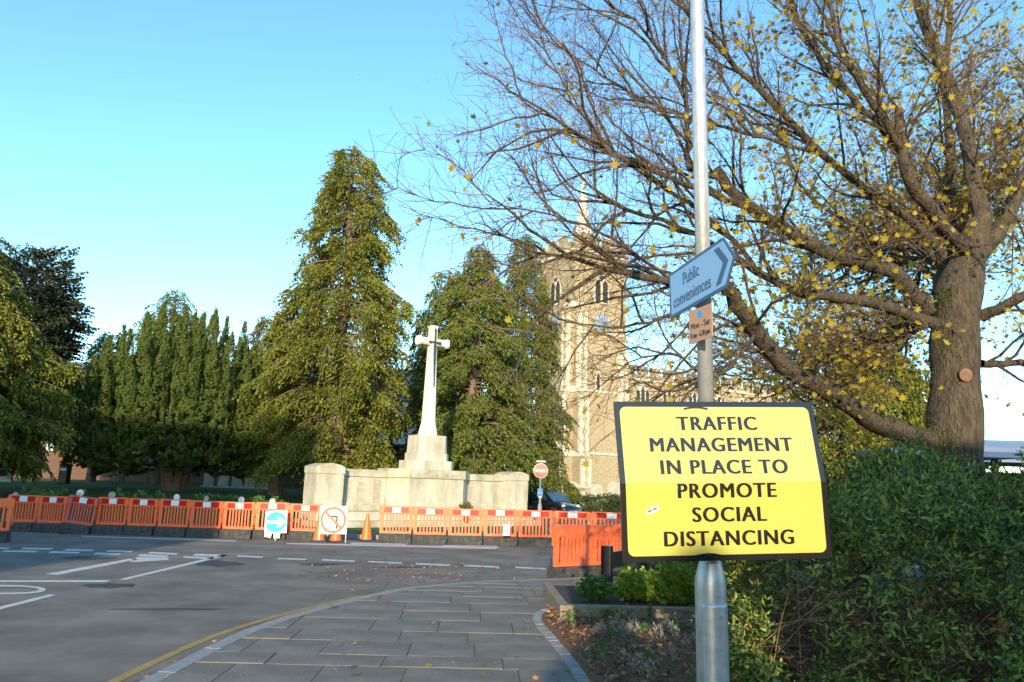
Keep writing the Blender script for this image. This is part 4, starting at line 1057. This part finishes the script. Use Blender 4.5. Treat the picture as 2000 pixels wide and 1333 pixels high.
for x in (0, Lb): B().box(x-.07, x+.07, -.07, .07, 0, zt1 if x == 0 else zt1-.02, bev=.008).obj('post', M_black, brd)
B().box(.072, Lb-.072, -.03, .03, zt1-.32, zt1-.10).obj('board', M_black, brd)
# bus shelter with curved roof behind the maple
shp = P(1960, 880, 17)
she = empty('bus_shelter', (shp.x, 17, .05), R(-6), 'shelter with curved grey blue roof behind the maple trunk', 'shelter')
n = 10
B().prism([(1.1*math.cos(math.pi*i/n), .55*math.sin(math.pi*i/n)) for i in range(n+1)]+[(1.0*math.cos(math.pi*i/n), .48*math.sin(math.pi*i/n)) for i in range(n, -1, -1)], -2.4, 2.4, Matrix.Translation((.9, 0, 2.45)) @ Matrix.Rotation(math.pi/2, 4, 'Z') @ SW).obj('curved_roof', M_roofblue, she)
for x in (-1.4, 0, 1.4, 2.8): B().box(x-.03, x+.03, -1.13, 1.13, 2.43, 2.5).obj('roof_rib', M_signnavy, she)
for x in (-1.4, 3.1):
    for y_ in (-1, 1): B().box(x-.05, x+.05, y_-.05, y_+.05, 0, 2.45).obj('post', M_signnavy, she)
B().box(-1.4, 3.1, .97, 1.0, .3, 2.3).obj('glass_panel', M_glass, she)
cnp = P(1760, 884, 15)
cn = empty('flat_canopy', (cnp.x, 15, .05), R(4), 'dark flat canopy roof left of the maple trunk', 'canopy')
B().box(-.5, 2.2, -.5, .8, cnp.z-.12, cnp.z, bev=.02).obj('roof_slab', M_signnavy, cn)
for x in (-.2, 2.0): B().box(x-.05, x+.05, 0, .1, 0, cnp.z-.12).obj('post', M_wood, cn)

# ================================================================== MAPLE
def build_maple():
    rs = np.random.default_rng(77)
    base = P(1860, 890, 9.0)
    root = empty('maple_tree', (0, 0, 0), 0, 'large maple with mossy trunk, bare twigs and yellow leaves', 'tree')
    root.location = (base.x, 9.0, .1)
    org = np.array([base.x, 9.0, .1])
    def path(pts, r0, r1, n=4):
        q = [np.array(P(*p))-org for p in pts]; out = []
        for i in range(len(q)-1):
            p0 = q[max(i-1, 0)]; p1 = q[i]; p2 = q[i+1]; p3 = q[min(i+2, len(q)-1)]
            for k in range(n):
                t = k/n
                out.append(.5*((2*p1)+(-p0+p2)*t+(2*p0-5*p1+4*p2-p3)*t*t+(-p0+3*p1-3*p2+p3)*t**3))
        out.append(q[-1]); out = np.array(out)
        out[1:-1] += rs.normal(size=(len(out)-2, 3))*.012
        return out, np.linspace(r0, r1, len(out))
    tp = [np.array(P(*p))-org for p in ((1862, 1010, 9.0), (1862, 890, 9.0), (1866, 760, 9.0), (1864, 660, 9.0), (1872, 570, 9.0), (1897, 490, 9.0), (1908, 430, 9.0))]
    tp[0][2] = -.1; tp[0][:2] = tp[1][:2]
    tz = np.array(tp); ti = np.linspace(0, 6, 19)
    tpp = np.stack([np.interp(ti, range(7), tz[:, j]) for j in range(3)], 1)
    tr = np.interp(ti, range(7), [.43, .325, .28, .27, .265, .19, .11])*(1+.05*np.sin(ti*5))
    link('trunk', tubes([(tpp, tr)], 22, 'trunk'), M_maple_bark, root)
    L = []   # (pts, r0, r1)
    L.append(path([(1812, 610, 9.0), (1744, 532, 8.7), (1612, 488, 8.2), (1470, 410, 7.7), (1398, 330, 7.4)], .17, .085))
    L.append(path([(1825, 632, 8.9), (1698, 590, 8.4), (1584, 577, 8.0), (1500, 545, 7.7), (1400, 480, 7.5), (1260, 420, 7.3), (1120, 370, 7.2)], .125, .015))
    L.append(path([(1815, 862, 8.9), (1720, 830, 8.5), (1640, 780, 8.1), (1530, 712, 7.6), (1452, 612, 7.2), (1420, 552, 7.0)], .20, .11))
    L.append(path([(1420, 552, 7.0), (1310, 548, 6.8), (1220, 536, 6.6), (1100, 500, 6.5), (1010, 470, 6.4)], .075, .01))
    L.append(path([(1820, 625, 9.2), (1740, 672, 9.4), (1660, 690, 9.5), (1600, 690, 9.6)], .07, .02))
    L.append(path([(1900, 500, 8.9), (1823, 422, 8.4), (1772, 342, 8.1), (1762, 274, 8.0), (1755, 212, 8.0)], .15, .075))
    L.append(path([(1915, 500, 9.0), (1915, 420, 9.0), (1900, 340, 9.1), (1869, 200, 9.2), (1812, 57, 9.3), (1770, -60, 9.4)], .20, .10))
    L.append(path([(1905, 500, 9.0), (1945, 460, 9.0), (2000, 355, 8.9), (2070, 240, 8.8)], .19, .12))
    L.append(path([(1835, 575, 9.3), (1846, 456, 9.7), (1856, 320, 10.0), (1848, 160, 10.2), (1860, -20, 10.4)], .15, .06))
    L.append(path([(1850, 520, 9.3), (1812, 456, 9.2), (1607, 302, 8.7), (1470, 160, 8.3), (1380, 70, 8.1), (1300, -20, 8.0)], .10, .03))
    L.append(path([(1775, 350, 8.2), (1744, 274, 8.3), (1630, 148, 8.3), (1567, 57, 8.3), (1540, -20, 8.3)], .075, .045))
    L.append(path([(1762, 290, 8.0), (1690, 180, 7.7), (1640, 90, 7.6), (1615, -10, 7.6)], .06, .04))
    L.append(path([(1895, 330, 9.1), (1960, 280, 9.4), (2030, 190, 9.6)], .08, .04))
    L.append(path([(1915, 620, 8.9), (1960, 600, 8.7), (2010, 573, 8.5)], .12, .09))
    L.append(path([(1915, 710, 9.1), (1960, 712, 9.2), (2020, 707, 9.3)], .08, .06))
    L.append(path([(1470, 410, 7.7), (1340, 360, 7.3), (1200, 300, 7.0), (1080, 235, 6.8), (990, 180, 6.7)], .06, .008))
    L.append(path([(1400, 345, 7.4), (1352, 330, 7.3), (1340, 260, 7.3), (1330, 170, 7.3), (1260, 60, 7.3), (1180, 0, 7.3)], .06, .015))
    L.append(path([(1500, 545, 7.7), (1380, 420, 7.9), (1240, 330, 7.9), (1120, 200, 7.8), (1050, 60, 7.8)], .05, .008))
    L.append(path([(1600, 300, 8.7), (1450, 260, 8.4), (1290, 210, 8.2), (1150, 130, 8.0), (1070, 60, 8.0)], .045, .008))
    L.append(path([(1480, 640, 7.3), (1400, 735, 7.2), (1310, 690, 7.0), (1220, 712, 6.9)], .035, .008))
    L.append(path([(1420, 552, 7.0), (1300, 620, 6.9), (1190, 640, 6.8), (1090, 625, 6.8)], .035, .006))
    L.append(path([(1310, 548, 6.8), (1200, 470, 6.6), (1080, 420, 6.5), (950, 400, 6.4)], .03, .006))
    L.append(path([(1640, 780, 8.1), (1590, 720, 8.4), (1520, 680, 8.6), (1440, 700, 8.8)], .03, .008))
    for k in range(9):     # boughs on the far side and to the right
        x = 1560+k*52
        L.append(path([(1860, 560, 9.3), ((1860+x)/2, 470-k*9, 10.2), (x, 380+rs.uniform(-160, 240), 11.2), (x-20+rs.uniform(-60, 60), 300+rs.uniform(-200, 320), 12)], .07, .01))
    for k in range(5):
        L.append(path([(1865, 600, 9.2), (1800-40*k, 640+12*k, 10), (1720-60*k, 660+20*k, 10.8), (1660-70*k, 690+rs.uniform(-40, 50), 11.4)], .045, .008))
    link('limbs', tubes([(a, b*.62*(1+.07*np.sin(np.arange(len(b))*2.3))) for a, b in L], 10, 'limbs'), M_maple_bark, root)
    # cut stubs and mossy collar, knot
    B().lathe([(.075, 0), (.08, .02), (.05, .03)], 16, Matrix.Translation(np.array(P(1885, 733, 8.72))-org) @ Matrix.Rotation(R(95), 4, 'X')).obj('pruned_knot', M_cut, root)
    mv = []
    lp, lr = L[2]
    for k in range(800):
        i = min(int(rs.random()**1.3*(len(lp)-1)), len(lp)-2); q = lp[i]+(lp[i+1]-lp[i])*rs.random()
        a_ = rs.uniform(.2, 2.9); mv.append(q+lr[i]*.70*np.array([math.cos(a_)*.6, -abs(math.cos(a_))*.7, math.sin(a_)]))
    for k in range(4200):
        u_ = rs.uniform(.9, 4.6); a_ = rs.normal()*.55+math.pi*1.12
        c_ = np.array([np.interp(u_, ti, tpp[:, j]) for j in range(3)]); r_ = np.interp(u_, ti, tr)
        if math.sin(c_[2]*4.1+a_*3)+math.sin(c_[2]*9.7-a_*5)*.7+rs.normal()*.35 < .25: continue
        mv.append(c_+np.array([math.cos(a_), math.sin(a_), 0])*r_*1.0)
    link('moss', scatter_mesh('moss', [(-.5, 0, 0), (0, -.3, .1), (.5, 0, 0), (0, .3, .15)], [(0, 1, 2, 3)], rand_rot_mats(np.array(mv), .015, .04, 3.1, rs)), M_moss, root)['kind'] = 'stuff'
    # secondary and finer growth
    br = []; tw = []; leaf = []
    trunk_c = np.array(P(1880, 560, 9))-org
    def grow(p0, d0, ln, r0, nseg, wob, up):
        p = [p0]; d = d0/np.linalg.norm(d0)
        for i in range(nseg):
            d = d+rs.normal(size=3)*wob+np.array([0, 0, up]); d /= np.linalg.norm(d); p.append(p[-1]+d*ln/nseg)
        return np.array(p), np.linspace(r0, max(r0*.3, .0016), nseg+1), d
    for pts, rad in L:
        seg = np.linalg.norm(np.diff(pts, axis=0), axis=1); tot = seg.sum(); cum = np.concatenate([[0], np.cumsum(seg)])
        s_ = .25*tot if rad[0] > .08 else .1*tot
        while s_ < tot:
            k = min(np.searchsorted(cum, s_)-1, len(pts)-2); k = max(k, 0)
            p0 = pts[k]+(pts[k+1]-pts[k])*((s_-cum[k])/max(seg[k], 1e-6)); t = pts[k+1]-pts[k]; t /= np.linalg.norm(t)
            out = p0-trunk_c; out /= (np.linalg.norm(out)+.01)
            d = t*.7+out*.45+rs.normal(size=3)*.55+np.array([0, 0, .25])
            ln = rs.uniform(.7, 1.7)*(1.0 if rad[k] > .03 else .75)
            bp2, brad, dl = grow(p0, d, ln, min(rad[k]*.5, .017)+.003, 7, .16, .02)
            br.append((bp2, brad))
            for j in range(1, 8):
                for rep in range(3):
                    if rs.random() < .12: continue
                    d2 = (bp2[j]-bp2[j-1]); d2 = d2/np.linalg.norm(d2)*.8+rs.normal(size=3)*.55+out*.2
                    t2, r2, dd = grow(bp2[j], d2, rs.uniform(.25, .7), .0042, 4, .14, .02)
                    tw.append((t2, r2))
                    for m_ in (2, 3, 4):
                        if rs.random() < .55:
                            d3 = dd*.6+rs.normal(size=3)*.6
                            t3, r3, _ = grow(t2[m_], d3, rs.uniform(.08, .24), .0028, 2, .12, 0)
                            tw.append((t3, r3)); leaf.append(t3[-1])
                    leaf.append(t2[-1])
            s_ += rs.uniform(.13, .26)
    link('branches', tubes(br, 5, 'branches'), M_maple_bark, root)
    link('twigs', tubes(tw, 3, 'twigs'), M_twig, root)
    leaf = np.array(leaf); keep_y = []; keep_o = []
    for p in leaf:
        w = p+org; dep = w-np.array([0, 0, EYE]); c_ = dep@np.array(cf); px = 1000+FPX*(dep@np.array(cr))/c_; py = 666-FPX*(dep@np.array(cu))/c_
        right = min(max((px-1250)/350, 0), 1); low = min(max((py-150)/350, 0), 1)
        if rs.random() < .04+.88*right*(.5+.5*low): keep_y.append(p-np.array([0, 0, .05]))
        elif rs.random() < .028: keep_o.append(p-np.array([0, 0, .04]))
    keep_y = np.array(keep_y); keep_o = np.array(keep_o)
    def hang_mats(pos, smin, smax):
        n = len(pos); A = np.zeros((n, 4, 4)); A[:, 3, 3] = 1
        for i in range(n):
            e = Matrix.Rotation(rs.uniform(0, 6.28), 3, 'Z') @ Matrix.Rotation(R(180)+rs.normal()*.7+R(-60), 3, 'X') @ Matrix.Rotation(rs.normal()*.5, 3, 'Z')
            A[i, :3, :3] = np.array(e)*rs.uniform(smin, smax); A[i, :3, 3] = pos[i]
        return A
    my = hang_mats(keep_y, .075, .135); mo_ = hang_mats(keep_o, .05, .085)
    # the leaves nearest the viewer are single parts, the others one crown
    near = np.argsort(keep_y[:, 1])[:200]; rest = np.setdiff1d(np.arange(len(keep_y)), near)
    lm = arr_mesh('leaf', MLV, MLF); lm.materials.append(M_maple_leaf)
    lo = arr_mesh('leaf', MLV, MLF); lo.materials.append(M_maple_orange)
    crown = tag(link('crown', scatter_mesh('crown', MLV, MLF, my[rest]), M_maple_leaf, root), kind='stuff')
    for i in near: o = link('leaf', lm, None, crown); o.matrix_basis = Matrix(my[i].tolist())
    for i in range(min(100, len(mo_))): o = link('leaf', lo, None, crown); o.matrix_basis = Matrix(mo_[i].tolist())
    print('maple', len(br), len(tw), len(keep_y), len(keep_o))
build_maple()

# ================================================================== THE BIG SHRUB AT RIGHT
def shoot(seed):
    rs = np.random.default_rng(seed); V = []; Fq = []
    n = 7
    for i in range(n):
        x = .05+.24*i/(n-1); az0 = (i % 2)*1.57+rs.uniform(-.3, .3)
        for s_ in range(2):
            a = az0+s_*math.pi; out = np.array([.55+.5*i/n, math.cos(a), math.sin(a)]); out /= np.linalg.norm(out)
            l = rs.uniform(.045, .07)*(1-.3*(i == n-1)); q = np.cross(out, [1, 0, .2]); q /= np.linalg.norm(q); nn = np.cross(out, q)
            b0 = np.array([x, 0, -.03*(i/n)**2]); w = l*.17; k = len(V)
            V += [b0, b0+out*l*.45+q*w+nn*.004, b0+out*l-nn*.006, b0+out*l*.45-nn*.004, b0+out*l*.45-q*w+nn*.004]
            Fq += [(k, k+1, k+2, k+3), (k, k+3, k+2, k+4)]
    return np.array(V), np.array(Fq)
def big_shrub():
    rs = np.random.default_rng(8)
    root = empty('hypericum_bush', (3.2, 6.2, .1), 0, 'large sprawling green shrub with reddish stems filling the lower right', 'shrub')
    org = np.array([3.2, 6.2, .1])
    def left(y): return 1.42+.27*(y-4.5)
    def top(x, y): return 1.60+.20*math.sin(x*1.7+y)+.16*math.sin(x*4.1-y*2)+.10*math.sin(x*9+y*5)+.04*(y-5)
    def front(x): return 4.75-.16*(x-1.5)
    pos = []; az = []; pit = []
    while len(pos) < 7200:
        x = rs.uniform(1.3, 6.2); y = rs.uniform(4.0, 8.6); z = rs.uniform(.05, 2.2)
        fy = front(x)+.55*(z/1.8)**2+.14*math.sin(x*5+z*4)+.1*math.sin(z*7)
        dl = x-left(y)-.12*math.sin(y*4+z*5)-.25*(z/1.8)**2; df_ = y-fy; dt = top(x, y)-z
        m_ = min(dl, df_, dt)
        if m_ < 0 or m_ > .55: continue
        if m_ > .2 and rs.random() < .6: continue
        if z < 1.35 and math.sin(x*3.1+z*4.3+1)+math.sin(y*2.7-z*5.1+x*1.9) < -.25 and rs.random() < .8: continue
        if m_ == dt: a = rs.uniform(0, 6.28); p_ = rs.uniform(.3, 1.3)
        elif m_ == df_: a = -1.57+rs.normal()*.8; p_ = rs.normal()*.5+.25
        else: a = 3.14+rs.normal()*.8; p_ = rs.normal()*.5+.25
        pos.append((x, y, z)); az.append(a); pit.append(p_)
    pos = np.array(pos)-org; az = np.array(az); pit = np.array(pit); idx = np.arange(len(pos))
    dead = rs.random(len(pos)) < .05
    tv, tf = shoot(44)
    link('dead_foliage', scatter_mesh('dead_foliage', tv, tf, zmats(pos[dead], az[dead], pit[dead], rs.uniform(.6, 1.0, dead.sum()))), mat('dead_leaf', (0.20, 0.07, 0.03), (0.36, 0.19, 0.06), 0.7, 2, island=True, transl=.2), root)
    for s_ in range(3):
        k = (idx % 3 == s_) & ~dead; tv, tf = shoot(40+s_)
        link('foliage', scatter_mesh('foliage', tv, tf, zmats(pos[k], az[k], pit[k], rs.uniform(.7, 1.3, k.sum()))), M_shrub_leaf, root)
    st = []
    for i in range(3200):
        x = rs.uniform(1.5, 5.6); y = rs.uniform(max(front(x)+.1, 4.2), 7.2)
        if x < left(y)+.1: continue
        p0 = np.array([x, y, rs.uniform(0, .9)]); d = np.array([rs.normal()*.7-.2, -.5+rs.normal()*.5, .35+rs.normal()*.35]); L_ = rs.uniform(.4, 1.0)
        d /= np.linalg.norm(d); p1 = p0+d*L_*.5; p2 = p1+(d+np.array([0, 0, -.3]))*L_*.5
        if p2[1] < front(p2[0])-.02 or p2[0] < left(p2[1]): continue
        st.append((np.array([p0, p1, p2])-org, [.005, .004, .002]))
    link('stems', tubes(st, 4, 'stems'), M_shrub_stem, root)
big_shrub()

# ================================================================== FALLEN LEAVES, LITTER IN THE BED
lm2 = arr_mesh('fallen_leaf', MLV, MLF); lm2.materials.append(M_maple_leaf)
lm3 = arr_mesh('fallen_leaf', MLV, MLF); lm3.materials.append(M_maple_orange)
for i, (px, py, s_, lab, mm, z) in enumerate(((840, 1304, .12, 'curled yellow leaf on the paving near the bottom edge', lm2, KH), (714, 1253, .10, 'yellow leaf on the paving left of centre', lm2, KH), (1097, 1297, .09, 'yellow leaf lying on the sett edging', lm2, KH+.03), (1300, 1322, .10, 'bright yellow leaf on the mulch by the lamp post', lm2, KH+.11),
        (1045, 1163, .13, 'tan leaf on the far paving near the planter', lm3, KH), (628, 1171, .12, 'brown leaf on the road beside the yellow line', lm3, .0), (753, 1177, .10, 'small orange leaf on the paving behind the kerb', lm3, KH), (668, 1262, .10, 'pinkish brown leaf flat on a slab left of centre', lm3, KH))):
    p = G(px, py, z)
    o = link('fallen_leaf', mm, None, None, (p.x, p.y, z+.018), (R(random.uniform(-14, 14)), R(random.uniform(-14, 14)), random.uniform(0, 6)))
    o.scale = (s_, s_, s_); tag(o, lab, 'leaf', 'fallen leaves')
pts = []
for _ in range(520):
    if random.random() < .6:
        q = G(random.gauss(830, 120), random.gauss(1118, 14), 0.012)
    else:
        q = G(random.uniform(560, 1340), random.uniform(1098, 1132), .012)
    pts.append(tuple(q))
for _ in range(60):
    q = G(random.uniform(640, 1180), random.uniform(1160, 1333), KH+.01)
    pts.append((q.x, q.y, KH+.012))
for i in range(150):   # gutter
    a = random.choice(yl); pts.append((a.x+random.uniform(.08, .28), a.y+random.uniform(-.1, .1), .012))
M_litter = mat('leaf_litter', (0.26, 0.12, 0.045), (0.46, 0.24, 0.09), 0.8, 2, island=True)
tag(link('leaf_litter', scatter_mesh('leaf_litter', MLV, MLF, rand_rot_mats(pts, .04, .11, .35)), M_litter), 'scattered small brown leaves on road and paving', 'leaves', kind='stuff')
pts = []
while len(pts) < 210:
    x, y = rng.uniform(.4, 2.6), rng.uniform(6, 9.8)
    if in_bed(x, y): pts.append((x, y, KH+.11+rng.uniform(0, .03)))
link('bed_leaves', scatter_mesh('bed_leaves', MLV, MLF, rand_rot_mats(pts, .05, .12, .5)), M_litter, bed)['kind'] = 'stuff'
pts = []
while len(pts) < 34:
    x, y = rng.uniform(1.0, 2.4), rng.uniform(6.3, 9.2)
    if in_bed(x, y): pts.append((x, y, KH+.10))
gv, gf = frond(60, .16, .16, .5, up=True, seed=33, lw=.010, ll=.05)
link('dry_stalks', scatter_mesh('dry_stalks', gv, gf, zmats(np.array(pts), rng.uniform(0, 6.28, 34), rng.uniform(.3, 1.2, 34), rng.uniform(.4, .8, 34))), M_grey_lichen, bed)['kind'] = 'stuff'
pts = []
while len(pts) < 40:
    x, y = rng.uniform(.6, 2.3), rng.uniform(6.6, 9.7)
    if in_bed(x, y): pts.append((x, y, KH+.09))
link('seedlings', scatter_mesh('seedlings', lv, lf, zmats(np.array(pts), rng.uniform(0, 6.28, 40), rng.uniform(.3, 1.2, 40), rng.uniform(.3, .7, 40))), M_sprout, bed)['kind'] = 'stuff'

# ================================================================== BIRDS
def bird(px, py, Y, s_, label, material):
    p = P(px, py, Y); r_ = empty('flying_bird', p, R(40), label, 'bird', 'birds in the sky')
    B().lathe([(.02, -.5), (.10, -.25), (.13, 0), (.09, .3), (.02, .48)], 10, Matrix.Scale(s_, 4) @ Matrix.Rotation(math.pi/2, 4, 'Y')).obj('body', material, r_, smooth=True)
    for k in (-1, 1):
        B().loft([[(s_*a, k*s_*.08, s_*(.05+b)) for a, b in ((-.15, 0), (.2, 0), (.2, .03), (-.15, .03))], [(s_*a, k*s_*.6, s_*(.3+b)) for a, b in ((-.12, 0), (.16, 0), (.16, .02), (-.12, .02))], [(s_*a, k*s_*1.1, s_*(.18+b)) for a, b in ((-.15, 0), (-.05, 0), (-.05, .01), (-.15, .01))]]).obj('wing', material, r_)
bird(857, 131, 120, .42, 'white gull gliding high left of the maple twigs', M_bird)
bird(701, 147, 160, .2, 'tiny dark bird alone at the left of the flock', M_birddark)
for i, (x, y) in enumerate(((828, 160), (837, 158), (850, 156))): bird(x, y, 160, .22, ('leftmost', 'middle', 'rightmost')[i]+' of three tiny dark birds below the gull', M_birddark)

# ================================================================== UNSEEN BUILDINGS ADDED BEHIND THE VIEWER (to cast shade into the view)
HX = .95
hb = empty('added_shade_house', (HX, -10, 0), 0, 'unseen brick house added behind the viewer to shade the right foreground', 'building')
box_obj('wall', (0, 34, -8, 0, 0, 6.6), M_brick, hb)
B().loft([[(-.05, -8.3, 6.6), (34, -8.3, 6.6), (34, .3, 6.6), (-.05, .3, 6.6)], [(.0, -4.2, 7.4), (34, -4.2, 7.4), (34, -3.8, 7.4), (.0, -3.8, 7.4)]]).obj('roof', M_slate, hb)
B().box(-1.45, -.02, -5, -.2, 0, 4.0).obj('shade_annex_wall', M_brick, hb)  # unseen lower annex, added to shade the bottom of the paving
B().loft([[(-1.5, -5.1, 4.0), (-.02, -5.1, 4.0), (-.02, -.1, 4.0), (-1.5, -.1, 4.0)], [(-.8, -5.1, 4.6), (-.7, -5.1, 4.6), (-.7, -.1, 4.6), (-.8, -.1, 4.6)]]).obj('shade_annex_roof', M_slate, hb)
for i in range(8):
    for z in (.9, 3.9): box_obj('window', (1.5+i*4, 2.9+i*4, .002, .05, z, z+1.4), M_glass, hb)
hb2 = empty('added_shade_block', (-10.3, -12, 0), 0, 'unseen four storey block added behind the viewer to shade the left lawn and barriers', 'building')  # second unseen building, added only for the shade at left
box_obj('wall', (-40, 0, -12, 0, 0, 13.2), M_brick, hb2)
box_obj('roof', (-40.3, .3, -12.3, .3, 13.2, 13.6), M_slate, hb2)
for i in range(9):
    for z in (1, 4.5, 8, 11.5): box_obj('window', (-3.4-i*4, -1.8-i*4, .002, .05, z, z+1.6), M_glass, hb2)
